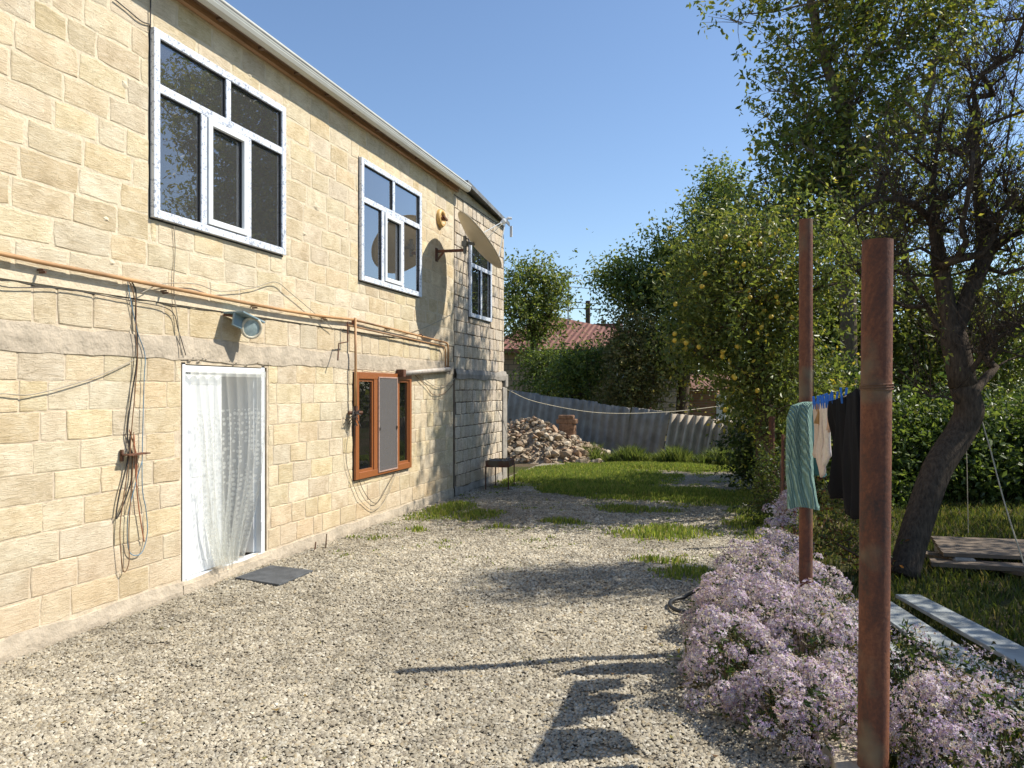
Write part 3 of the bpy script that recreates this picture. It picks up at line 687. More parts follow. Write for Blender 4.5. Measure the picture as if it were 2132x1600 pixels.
# sloping top course, roof edge
c = MB(); c.add([(WX-.35, AY0, 4.98), (WX+.004, AY0, 4.98), (WX+.004, AY0, 5.17), (WX-.35, AY0, 5.17), (WX-.35, AY1, 4.98), (WX+.004, AY1, 4.98), (WX+.004, AY1, 5.02), (WX-.35, AY1, 5.02)],
      [(0, 1, 2, 3), (1, 5, 6, 2), (5, 4, 7, 6), (3, 2, 6, 7)]); c.build('top_course', M_ASTONE, annex)
c = MB()
def q(y, z, o): return [(WX-.4, y, z), (WX+o, y, z), (WX+o+.004, y, z-.075), (WX+o-.012, y, z-.075), (WX+o-.014, y, z-.012), (WX-.4, y, z-.012)]
P1 = q(AY0+.16, 5.235, .19)+q(AY1+.08, 5.09, .10)
c.add(P1, [(i, (i+1) % 6, 6+(i+1) % 6, 6+i) for i in range(6)]+[(5, 4, 3, 2, 1, 0), (6, 7, 8, 9, 10, 11)]); c.build('roof_edge', M_FLASH, annex)
c = MB(); c.bar((WX+.13, AY1+.08, 4.80), (WX+.13, AY1+.08, 5.02), .02, .05); c.build('roof_clip', M_WHITE, annex)

# ------------------------------------------------------------------ things on the facade
def catmull(P, n=8):
    P = [Vector(p) for p in P]; P = [P[0]*2-P[1]]+P+[P[-1]*2-P[-2]]; out = []
    for i in range(1, len(P)-2):
        for k in range(n):
            t = k/n; a, b, c, d = P[i-1:i+3]
            out.append(.5*((2*b)+(c-a)*t+(2*a-5*b+4*c-d)*t*t+(3*b-a-3*c+d)*t**3))
    out.append(P[-2]); return out
def wpt(u, v, off=.02): y, z = wl(u, v); return Vector((WX+off, y, z))
def cable(name, pts, r, m, label, cat='cable', group=None, off=.018, n=6):
    b_ = MB(); b_.tube(catmull([wpt(u, v, off) if not isinstance(u, Vector) else u for u, v in pts], n), r, 5)
    return tag(b_.build(name, m, smooth=True), label, cat, group)
# gas pipe with brackets and two droppers
gp = thing('gas_pipe', (WX, 7, 2.5), 'thin ochre gas pipe running along the facade above the door', 'pipe')
path = [Vector((WX+.05, y, z)) for y, z in ((-1, 2.71), (2, 2.68), (3.78, 2.615), (4.6, 2.60), (5.6, 2.585), (6.7, 2.57), (7.6, 2.575), (8.36, 2.60))]
b_ = MB(); b_.tube(catmull(path, 5), .016, 10); b_.build('pipe_run', M_PIPE, gp, True)
b_ = MB(); b_.tube([(WX+.05, 8.36, 2.60), (WX+.05, 9.5, 2.565), (WX+.05, 11.38, 2.50), (WX+.05, 11.45, 2.475), (WX+.05, 11.47, 2.41), (WX+.05, 11.47, 2.10)], .015, 8); b_.build('pipe_run', M_PIPE, gp, True)
b_ = MB(); b_.tube([(WX+.05, 8.2, 2.52), (WX+.05, 11.30, 2.435), (WX+.05, 11.36, 2.38), (WX+.05, 11.36, 2.12)], .011, 8); b_.build('pipe_run', M_PIPE, gp, True)
b_ = MB(); b_.tube([(WX+.075, 8.36, 2.62), (WX+.075, 8.37, 1.42)], .016, 8); b_.build('dropper', M_PIPE, gp, True)
b_ = MB(); b_.tube([(WX+.07, 8.18, 2.56), (WX+.07, 8.18, 2.32), (WX+.06, 7.99, 2.29), (WX+.12, 7.86, 2.09)], .009, 6); b_.build('bracket_rod', M_RUSTD, gp)
for y in (4.05, 5.2, 6.4, 7.7, 9.3, 10.4):
    b_ = MB(); b_.bar((WX, y, 2.56), (WX+.06, y, 2.56), .012, .012); b_.tube([(WX+.06, y+0*t, 2.56+0*t) for t in (0, 1)], .02, 6, cap=False) if False else None
    b_.box((WX+.02, y-.006, 2.535), (WX+.075, y+.006, 2.55)); b_.build('bracket', M_RUSTD, gp)
b_ = MB(); b_.tube([(WX+.05, 8.36, 2.60), (WX+.05, 8.36, 2.54)], .024, 8); b_.build('coupling', M_RUST, gp)
# knot of valve and rags where dropper ends
vk = thing('pipe_valve', (WX+.07, 8.33, 1.45), 'dark knotted valve and tangled wire left of the brown window', 'valve')
b_ = MB(); b_.tube([(WX+.07, 8.37, 1.55), (WX+.07, 8.37, 1.38)], .03, 8); b_.tube([(WX+.02, 8.30, 1.47), (WX+.12, 8.45, 1.47)], .022, 8); b_.build('valve_body', M_RUSTD, vk)
b_ = MB()
for i in range(5):
    rs = random.Random(i); P = [Vector((WX+.07+rs.uniform(-.04, .05), 8.32+rs.uniform(-.09, .1), 1.43+rs.uniform(-.14, .13))) for _ in range(6)]; b_.tube(catmull(P, 4), .006, 4)
b_.build('wire_tangle', M_CABLE, vk)
# thick exhaust pipe from the corner down to the window top
b_ = thing('flue_pipe', (WX, 10.6, 2.0), 'slanting grey exhaust pipe above the brown window', 'pipe')
t_ = MB(); t_.tube([(WX+.06, 11.50, 2.08), (WX+.07, 9.72, 1.975)], .036, 12); t_.build('pipe_run', simple('zinc', (.45, .40, .34), .5, nscale=12), b_, True)
t_ = MB(); t_.box((WX, 9.66, 1.93), (WX+.11, 9.74, 2.03)); t_.build('end_clamp', M_RUSTD, b_)
t_ = MB(); t_.tube([(WX, 11.50, 2.085), (WX+.07, 11.50, 2.08)], .045, 10); t_.build('wall_flange', M_RUSTD, b_)

cable('cable', [(-60, 560), (0, 597), (120, 601), (270, 627), (350, 646), (368, 690), (383, 740)], .004, M_CABLE, 'thin dark cable under the pipe turning down to the door corner')
cable('cable', [(358, 470), (361, 520), (358, 600), (366, 665), (374, 740)], .004, M_CABLEG, 'grey wire dropping from the nearest upper window to the door')
cable('cable', [(262, 587), (267, 620), (282, 690), (298, 740), (296, 800), (292, 1000), (300, 1060), (303, 1110), (290, 1152), (265, 1148), (262, 1080), (275, 1020), (292, 960)], .004, M_CABLEU, 'pale blue cable hanging in a loop left of the door')
cable('cable', [(262, 588), (268, 600), (277, 640), (276, 690), (280, 740), (276, 800), (268, 890), (262, 960), (250, 1040), (243, 1110), (250, 1188), (262, 1170), (262, 1100), (268, 1000), (272, 900)], .004, M_CABLEB, 'brown cable hanging lowest left of the door', off=.03)
cable('cable', [(272, 588), (280, 610), (279, 660), (283, 700), (281, 760), (270, 830), (262, 905), (272, 950), (268, 1010), (240, 1080), (243, 1040), (262, 960), (268, 905)], .006, M_CABLE, 'thick black cable bundle hanging from the gas pipe', off=.015)
cable('cable', [(265, 895), (280, 950), (280, 1010), (288, 1080), (296, 1128), (285, 1060), (278, 980), (275, 905)], .005, simple('red_cable', (.40, .16, .08)), 'reddish cable loop beside the blue one left of the door', off=.02)
cable('cable', [(-60, 822), (0, 820), (60, 822), (150, 800), (220, 776), (275, 750)], .004, M_CABLEG, 'slack thin wire sagging across the left of the facade')
cable('cable', [(283, 612), (330, 592), (400, 592), (450, 607), (520, 600), (566, 588), (600, 612), (690, 688)], .004, M_CABLEG, 'grey cable arching over the gas pipe right of the lamp', off=.04)
cable('cable', [(311, -80), (310, 0), (309, 60)], .006, M_CABLE, 'black wire dropping from the eave to the nearest upper window')
cable('cable', [(235, 0), (262, 22), (290, 45), (310, 52)], .005, M_CABLE, 'short dark wire above the left corner of the nearest upper window')
cable('cable', [(722, 900), (718, 960), (737, 1020), (750, 1045), (775, 1062), (800, 1040), (822, 985)], .004, M_CABLEG, 'thin wire drooping under the brown window, longer loop')
cable('cable', [(735, 880), (738, 960), (752, 1018), (780, 1048), (805, 1010), (822, 980)], .004, M_CABLE, 'thin wire drooping under the brown window, shorter loop')
cable('cable', [(862, 782), (885, 805), (900, 822), (925, 818), (945, 795)], .005, M_CABLEB, 'brown wire sagging right of the brown window, lower one')
cable('cable', [(868, 780), (895, 800), (912, 808), (932, 800), (947, 786)], .005, M_CABLEG, 'grey wire sagging right of the brown window, upper one')
cable('cable', [(735, 690), (800, 700), (860, 690), (905, 672), (945, 650)], .004, M_CABLEG, 'thin wire curving up across the dish shadow')
b_ = MB(); b_.box((WX+.01, 4.77, 1.245), (WX+.09, 4.99, 1.255)); b_.box((WX, 4.77, 1.20), (WX+.02, 4.79, 1.29)); tag(b_.build('wall_hook', M_RUSTD), 'rusty hook bar holding the hanging cables', 'hook')

# flood lamp
lm = thing('wall_lamp', (WX, 6.15, 2.36), 'blue grey flood lamp with a round glass over the door', 'lamp')
MW = Matrix.Translation((WX+.13, 6.14, 2.42)) @ Matrix.Rotation(radians(-12), 4, 'X')
b_ = MB(); b_.box((-.12, -.17, -.005), (.10, .17, .012)); b_.box((-.012, -.17, -.12), (.012, .17, .005)); b_.v = [tuple(MW @ Vector(v)) for v in b_.v]; bevel(b_.build('lamp_bracket', M_LAMP, lm), .003)
def disc_lathe(prof, M, n=24):
    b = MB(); V = []; 
    for r, x in prof: V += [M @ Vector((x, r*cos(2*pi*j/n), r*sin(2*pi*j/n))) for j in range(n)]
    k = len(prof); b.add(V, [(i*n+j, i*n+(j+1) % n, (i+1)*n+(j+1) % n, (i+1)*n+j) for i in range(k-1) for j in range(n)]); return b
ML = Matrix.Translation((WX+.17, 6.17, 2.33)) @ Matrix.Rotation(radians(-28), 4, 'Z') @ Matrix.Rotation(radians(12), 4, 'Y')
disc_lathe([(.001, -.12), (.06, -.11), (.095, -.02), (.105, 0), (.105, .02), (.085, .025), (.08, .012)], ML).build('lamp_ring', M_RING, lm, True)
disc_lathe([(.082, .010), (.05, .016), (.001, .018)], ML).build('lamp_glass', simple('lamp_glass', (.33, .42, .42), .12, spec=.8), lm, True)
b_ = MB(); b_.bar((WX, 6.3, 2.36), (WX+.12, 6.26, 2.36), .02, .02); b_.bar((WX, 6.0, 2.44), (WX+.12, 6.02, 2.42), .02, .02); b_.build('lamp_arm', M_RUSTD, lm)

# ochre round wall fitting
sc_ = thing('round_wall_fitting', (WX, 11.23, 4.44), 'round ochre wall fitting with a rusty centre above the dish shadow', 'fitting')
MF = Matrix.Translation((WX+.012, 11.23, 4.44))
disc_lathe([(.145, -.01), (.145, .02), (.125, .05), (.095, .05), (.085, .02), (.001, .02)], MF, 20).build('ring', M_YEL, sc_, True)
b_ = MB(); b_.tube([(WX, 11.23, 4.44), (WX+.1, 11.25, 4.43)], .03, 8); b_.bar((WX+.08, 11.17, 4.47), (WX+.1, 11.3, 4.42), .03, .03); b_.build('rusty_stub', M_RUST, sc_)

# satellite dish
def dish():
    C0 = Vector((-3.915, 11.24, 4.065)); a = Vector((.67, .10, -.81)).normalized()
    n = Vector((.69, .33, .645)); n = (n-a*n.dot(a)).normalized(); b = n.cross(a)
    root = thing('satellite_dish', (WX, 11.1, 3.9), 'big cream satellite dish on a rusty wall arm beside the annex window', 'satellite dish')
    d = MB(); R_ = .525; rn, an = 9, 40; V = []
    for s in (0, -.006):
        for i in range(rn+1):
            r = max(R_*i/rn, .002); dep = (r/R_)**2*.095-.095+s
            V += [C0+a*r*cos(2*pi*j/an)+b*r*1.06*sin(2*pi*j/an)+n*dep for j in range(an)]
    k = rn+1; F = []
    for s in (0, 1):
        for i in range(rn):
            for j in range(an):
                q_ = (s*k*an+i*an+j, s*k*an+i*an+(j+1) % an, s*k*an+(i+1)*an+(j+1) % an, s*k*an+(i+1)*an+j)
                F.append(q_ if s == 0 else q_[::-1])
    F += [(rn*an+j, rn*an+(j+1) % an, (k+rn)*an+(j+1) % an, (k+rn)*an+j)[::-1] for j in range(an)]
    d.add(V, F); d.build('reflector', M_DISH, root, True)
    rim = MB(); rim.tube([C0+a*R_*cos(t)+b*R_*1.06*sin(t) for t in [2*pi*j/40 for j in range(41)]], .008, 6, cap=False); rim.build('rim', M_DISH, root, True)
    w0 = Vector((WX, 11.09, 3.90)); w1_ = Vector((-4.12, 11.13, 3.90))
    m_ = MB(); m_.bar(w0, w1_, .04, .04); m_.bar((WX+.01, 11.09, 3.74), (WX+.01, 11.09, 3.95), .09, .012, up=(1, 0, 0)); m_.bar((WX+.02, 11.09, 3.76), (-4.46, 11.09, 3.88), .012, .03); m_.build('wall_arm', M_RUST, root)
    back = C0-n*.10
    m_ = MB(); m_.tube([w1_-Vector((0, 0, .05)), w1_+Vector((0, 0, .22))], .028, 10); m_.tube([w1_+Vector((0, 0, .12)), back], .025, 8); m_.box(tuple(w1_+Vector((-.04, -.04, .06))), tuple(w1_+Vector((.04, .04, .14)))); m_.build('mast', M_FLASH, root)
    f = C0+n*.52
    m_ = MB(); m_.tube([C0+b*-.25+n*-.03, f], .007, 6); m_.tube([C0+b*.28+n*-.03, f], .007, 6); m_.tube([C0+a*.45+n*-.01, f], .009, 6); m_.build('feed_arm', M_WHITE, root)
    m_ = MB(); m_.tube([f, f-n*.03, f-n*.09], [.035, .045, .03], 12); m_.tube([f, f+n*.05, f+a*.04+n*.09], .022, 8); m_.build('feed_horn', M_WHITE, root)
dish()

# door mat, stakes
mt = MB(); P = [Vector(p) for p in ((-4.46, 6.0, 0), (-3.93, 5.9, 0), (-3.93, 6.46, 0), (-4.44, 6.52, 0))]
mt.add([p+Vector((0, 0, .012)) for p in P]+[p+Vector((0, 0, .034)) for p in P], [(4, 5, 6, 7), (3, 2, 1, 0), (0, 1, 5, 4), (1, 2, 6, 5), (2, 3, 7, 6), (3, 0, 4, 7)])
tag(bevel(mt.build('door_mat', M_MAT), .006, 2), 'square dark rubber mat on the gravel before the door', 'mat')
for (y, h, dx, lb) in ((7.52, .16, .16, 'taller rusty stake in the gravel right of the door mat'), (7.36, .10, .12, 'shorter rusty stake in the gravel right of the door mat')):
    b_ = MB(); b_.tube([(WX+dx, y, -.03), (WX+dx+.01, y+.01, h)], [.009, .006], 6); tag(b_.build('metal_stake', M_RUST), lb, 'stake')

# lace curtain
def curtain():
    m = bpy.data.materials.new('lace'); m.use_nodes = True; nt = m.node_tree
    for n_ in list(nt.nodes): nt.nodes.remove(n_)
    o = nt.nodes.new('ShaderNodeOutputMaterial'); uv = nt.nodes.new('ShaderNodeUVMap'); sp = nt.nodes.new('ShaderNodeSeparateXYZ'); L(nt, uv.outputs[0], sp.inputs[0])
    mp = nt.nodes.new('ShaderNodeMapping'); mp.inputs['Scale'].default_value = (30, 38, 1); L(nt, uv.outputs[0], mp.inputs[0])
    vo = nt.nodes.new('ShaderNodeTexVoronoi'); vo.inputs['Scale'].default_value = 1; vo.inputs['Randomness'].default_value = .45; L(nt, mp.outputs[0], vo.inputs[0])
    lace = mth(nt, 'LESS_THAN', vo.outputs[0], .36)
    lace = mth(nt, 'MULTIPLY', lace, mth(nt, 'GREATER_THAN', sp.outputs[1], .215))
    top = mth(nt, 'LESS_THAN', sp.outputs[1], .035)
    al = mth(nt, 'ADD', .33, mth(nt, 'ADD', mth(nt, 'MULTIPLY', lace, .27), mth(nt, 'MULTIPLY', top, .3)))
    d = N(nt, 'ShaderNodeBsdfDiffuse'); d.inputs[0].default_value = (.80, .80, .74, 1); t = N(nt, 'ShaderNodeBsdfTranslucent'); t.inputs[0].default_value = (.75, .75, .7, 1)
    m1 = N(nt, 'ShaderNodeMixShader'); m1.inputs[0].default_value = .35; L(nt, d.outputs[0], m1.inputs[1]); L(nt, t.outputs[0], m1.inputs[2])
    tr = N(nt, 'ShaderNodeBsdfTransparent'); m2 = N(nt, 'ShaderNodeMixShader'); L(nt, al, m2.inputs[0]); L(nt, tr.outputs[0], m2.inputs[1]); L(nt, m1.outputs[0], m2.inputs[2]); L(nt, m2.outputs[0], o.inputs[0])
    ks = [(0, 392, 548), (.12, 396, 548), (.3, 403, 546), (.42, 406, 543), (.55, 409, 538), (.66, 414, 530), (.78, 420, 518), (.88, 430, 505), (.95, 437, 495), (1.0, 445, 488)]
    nu, nv = 150, 60; V = []; UV = []; zt, zb = 1.93, .16
    for j in range(nv+1):
        t = j/nv; k0 = max(i for i in range(len(ks)) if ks[i][0] <= t+1e-9); k1 = min(k0+1, len(ks)-1)
        f = 0 if k1 == k0 else (t-ks[k0][0])/(ks[k1][0]-ks[k0][0])
        ul = ks[k0][1]+(ks[k1][1]-ks[k0][1])*f; ur = ks[k0][2]+(ks[k1][2]-ks[k0][2])*f
        yl, yr = wl(ul, 900)[0], wl(ur, 900)[0]; w = yr-yl; am = .010+.035*(1-w/1.2)+.01*t
        for i in range(nu+1):
            s = i/nu
            ph = 2*pi*(9*s+.6*sin(3.1*s+1))+.5*sin(4*t+s*5)
            y = yl+w*s+.010*cos(ph)*(1+t); x = WX+.03+am*sin(ph)+.018*sin(2*pi*s*3+2*t)*t+.02*t
            z = zt+(zb-zt)*t+.012*sin(ph*.5)*t+.02*(s-.5)*t
            V.append((x, y, z)); UV.append((s*1.1, t*1.9/1.8))
    F = [(j*(nu+1)+i, j*(nu+1)+i+1, (j+1)*(nu+1)+i+1, (j+1)*(nu+1)+i) for j in range(nv) for i in range(nu)]
    b_ = MB(); b_.add(V, F); o_ = b_.build('lace_curtain', m, smooth=True)
    ul_ = o_.data.uv_layers.new(name='UVMap'); ul_.data.foreach_set('uv', [c for l in o_.data.loops for c in UV[l.vertex_index]])
    tag(o_, 'white lace curtain gathered at the bottom in the open doorway', 'curtain')
curtain()

# ------------------------------------------------------------------ brazier by the annex
br = thing('metal_brazier', (-4.1, 13.2, 0), 'small rusty brazier on four thin legs beside the annex wall', 'brazier')
Q = [Vector((-4.33, 12.75, 0)), Vector((-3.93, 12.8, 0)), Vector((-3.99, 13.35, 0)), Vector((-4.33, 13.3, 0))]
for p in Q:
    b_ = MB(); b_.tube([p, p+Vector((0, 0, .42))], .012, 6); b_.build('leg', M_RUSTD, br)
b_ = MB()
for i in range(4):
    a, c = Q[i], Q[(i+1) % 4]; b_.bar(a+Vector((0, 0, .45)), c+Vector((0, 0, .45)), .012, .11)
b_.box((-4.33, 12.78, .40), (-3.96, 13.32, .412)); b_.build('fire_box', M_RUST, br)
b_ = MB(); rs = random.Random(4)
for i in range(14):
    p = Vector((-4.15+rs.uniform(-.14, .14), 13.05+rs.uniform(-.2, .2), .50+rs.uniform(-.02, .03))); s = rs.uniform(.02, .05)
    b_.bar(p, p+Vector((rs.uniform(-.1, .1), rs.uniform(-.1, .1), .01)), s, s*.5)
tag(b_.build('metal_scraps', M_CEMENTG), 'grey scraps and ash heaped on the brazier', 'scraps', kind='stuff')

# ------------------------------------------------------------------ rubble heap
def rock(r, rs, sx=1, sy=1, sz=1):
    bm = bmesh.new(); bmesh.ops.create_icosphere(bm, subdivisions=1, radius=1)
    k = [Vector((rs.uniform(-1, 1), rs.uniform(-1, 1), rs.uniform(-1, 1))).normalized() for _ in range(5)]
    for v in bm.verts:
        for d in k:
            e_ = v.co.dot(d)
            if e_ > .55: v.co -= d*(e_-.55)
        v.co += Vector((rs.uniform(-.1, .1),)*3); v.co.x *= sx*r; v.co.y *= sy*r; v.co.z *= sz*r
    V = [v.co.copy() for v in bm.verts]; F = [tuple(v.index for v in f.verts) for f in bm.faces]; bm.free(); return V, F
def rubble():
    rs = random.Random(12); variants = []
    pal = [(.58, .46, .32), (.48, .38, .27), (.66, .56, .42), (.38, .28, .19), (.52, .35, .23)]
    for i in range(24):
        V, F = rock(1.0, rs, rs.uniform(.8, 1.4), rs.uniform(.7, 1.1), rs.uniform(.5, .85)); me = bpy.data.meshes.new('rubble_stone'); me.from_pydata([tuple(v) for v in V], [], F)
        me.materials.append(M_RUBBLE); a = me.color_attributes.new('tint', 'FLOAT_COLOR', 'POINT'); c = pal[i % 5]; a.data.foreach_set('color', [x for _ in V for x in (*c, 1)]); variants.append(me)
    cx, cy = -5.2, 19.1
    def hz(x, y):
        dx = (x-cx)/(2.1 if x > cx else 3.2); dy = (y-cy)/1.3; return max(0, 1-sqrt(dx*dx+dy*dy))*1.02
    bed = MB(); n = 26; V = []
    for j in range(n+1):
        for i in range(n+1):
            x = cx-3.3+5.6*i/n; y = cy-1.5+3.0*j/n; V.append((x, y, hz(x, y)*.93-.05+rs.uniform(-.03, .03)))
    bed.add(V, [(j*(n+1)+i, j*(n+1)+i+1, (j+1)*(n+1)+i+1, (j+1)*(n+1)+i) for j in range(n) for i in range(n)])
    tag(bed.build('rubble_bed', simple('rubble_dust', (.36, .29, .21), 1, nscale=20, var=.4, bmp=1, bscale=20, bdist=.04)), 'dusty core of the limestone rubble heap by the fence', 'rubble', kind='stuff')
    for i in range(322):
        x = cx+rs.uniform(-2.8, 2.0); y = cy+rs.uniform(-1.35, .7); h = hz(x, y)
        if h <= 0 and rs.random() < .8: continue
        r = rs.uniform(.06, .15)*(1.25 if h < .25 else 1)
        o = bpy.data.objects.new('rubble_stone', rs.choice(variants)); COL.objects.link(o)
        o.location = (x, y, h+r*.25); o.rotation_euler = (rs.uniform(-.6, .6), rs.uniform(-.6, .6), rs.uniform(0, 6.3)); o.scale = (r, r, r)
        tag(o, ['pale', 'greyish', 'nearly white', 'dark brown', 'reddish'][variants.index(o.data) % 5]+(' large' if r > .125 else ' small' if r < .085 else ' middling')+' broken limestone '+('at the foot' if h < .25 else 'on the slope' if h < .65 else 'near the crest')+(' on the left side' if x < cx-.9 else ' on the right side' if x > cx+.6 else ' in the middle')+' of the rubble heap', 'rubble stone', 'broken stones heaped by the fence')
    sm = MB()
    for i in range(1400):
        x = cx+rs.uniform(-2.9, 2.05); y = cy+rs.uniform(-1.4, .8); h = hz(x, y)
        if h <= 0 and rs.random() < .9: continue
        r = rs.uniform(.03, .07); me = rs.choice(variants); a = rs.uniform(0, 6.28); ca, sa = cos(a)*r, sin(a)*r
        sm.add([(x+v.co.x*ca-v.co.y*sa, y+v.co.x*sa+v.co.y*ca, h+r*.4+v.co.z*r) for v in me.vertices], [tuple(q_.vertices) for q_ in me.polygons], 0, pal[i % 5])
    tag(sm.build('small_rubble', M_RUBBLE), 'small broken limestone pieces filling the rubble heap', 'rubble', kind='stuff')
    b_ = MB(); b_.box((-4.62, 19.2, .88), (-4.1, 19.5, 1.0)); b_.box((-4.56, 19.2, 1.003), (-4.18, 19.46, 1.1)); b_.box((-4.55, 19.2, .5), (-4.15, 19.5, .877))
    tag(bevel(b_.build('brick_stack', simple('reddish_block', (.30, .17, .10), .95, nscale=18, var=.4, bmp=.6)), .02, 2), 'reddish brown stack of blocks on top of the rubble heap', 'block')
rubble()

# ------------------------------------------------------------------ corrugated fence
def fence():
    root = thing('corrugated_fence', (-3, 20, 0), 'leaning fence of grey corrugated cement sheets at the end of the yard', 'fence')
    m = simple('asbestos_cement', (.31, .285, .25), .95, nscale=3.5, var=.28, bmp=.5, bscale=40); m2 = simple('sunlit_cement_sheet', (.42, .36, .28), .95, nscale=3.5, var=.3, bmp=.5, bscale=40)  # second sheet colour is lighter to paint sunlight on the right run
    A = at(1040, 900, 22.5); B = at(1372, 900, 19.6); C = at(1378, 900, 19.0); D = at(1545, 900, 18.2)
    def run(P, Q, h0, h1, amp, pitch, lean, mm, seed, tilt=0.0):
        rs = random.Random(seed); P = Vector((P.x, P.y, 0)); Q = Vector((Q.x, Q.y, 0)); d = (Q-P); Lg = d.length; d.normalize(); nn = Vector((d.y, -d.x, 0))
        n = max(2, round(Lg/.98)); 
        for k in range(n):
            a, b_ = Lg*k/n, Lg*(k+1)/n+.05; s = MB(); st_ = 40; V = []
            off = rs.uniform(-.03, .03)+(.012 if k % 2 else 0); dh = rs.uniform(-.05, .05); ln = lean+rs.uniform(-.03, .03); ti = tilt+rs.uniform(-.05, .05)
            for thk in (0, -.008):
                for j in range(5):
                    for i in range(st_+1):
                        x = a+(b_-a)*i/st_; z = (h0+(h1-h0)*x/Lg+dh*.5)*j/4; w = amp*sin(2*pi*x/pitch)
                        chip = 0 if j < 4 else rs.uniform(-.015, .01)
                        p = P+d*(x+ln*z)+nn*(w+off+thk+ti*z); p.z = z-.05+chip; V.append(p)
            m_ = (st_+1)*5; F = []
            for j in range(4):
                for i in range(st_):
                    q_ = (j*(st_+1)+i, j*(st_+1)+i+1, (j+1)*(st_+1)+i+1, (j+1)*(st_+1)+i); F += [q_, tuple(m_+t for t in q_[::-1])]
            F += [(4*(st_+1)+i, 4*(st_+1)+i+1, m_+4*(st_+1)+i+1, m_+4*(st_+1)+i) for i in range(st_)]
            s.add(V, F); s.build('corrugated_sheet', mm, root, True)
    run(A, B, 1.78, 1.25, .028, .245, .16, m, 1)
    run(C, D, 1.18, 1.05, .07, .20, .14, m2, 2, -.32)
    for t in (.02, .3, .62, .95):
        p = A.lerp(B, t)+Vector((0, .12, 0)); b_ = MB(); b_.tube([(p.x, p.y, -.1), (p.x, p.y, 1.3)], .035, 6); b_.build('post', M_RUSTD, root)
    P = A.lerp(B, .0)+Vector((0, .08, 0)); Q2 = B+Vector((0, .08, 0)); b_ = MB(); b_.bar((P.x, P.y, .9), (Q2.x, Q2.y, .7), .04, .06); b_.build('rail', M_WOODD, root)
fence()
b_ = MB(); b_.tube(catmull([at(1056, 812, 14.8), at(1120, 838, 15.5), at(1250, 860, 17), at(1390, 858, 18.5), at(1500, 846, 20)], 8), .008, 5)
tag(b_.build('washing_line', M_ROPE), 'slack line strung from the annex corner across the yard in front of the fence', 'rope')

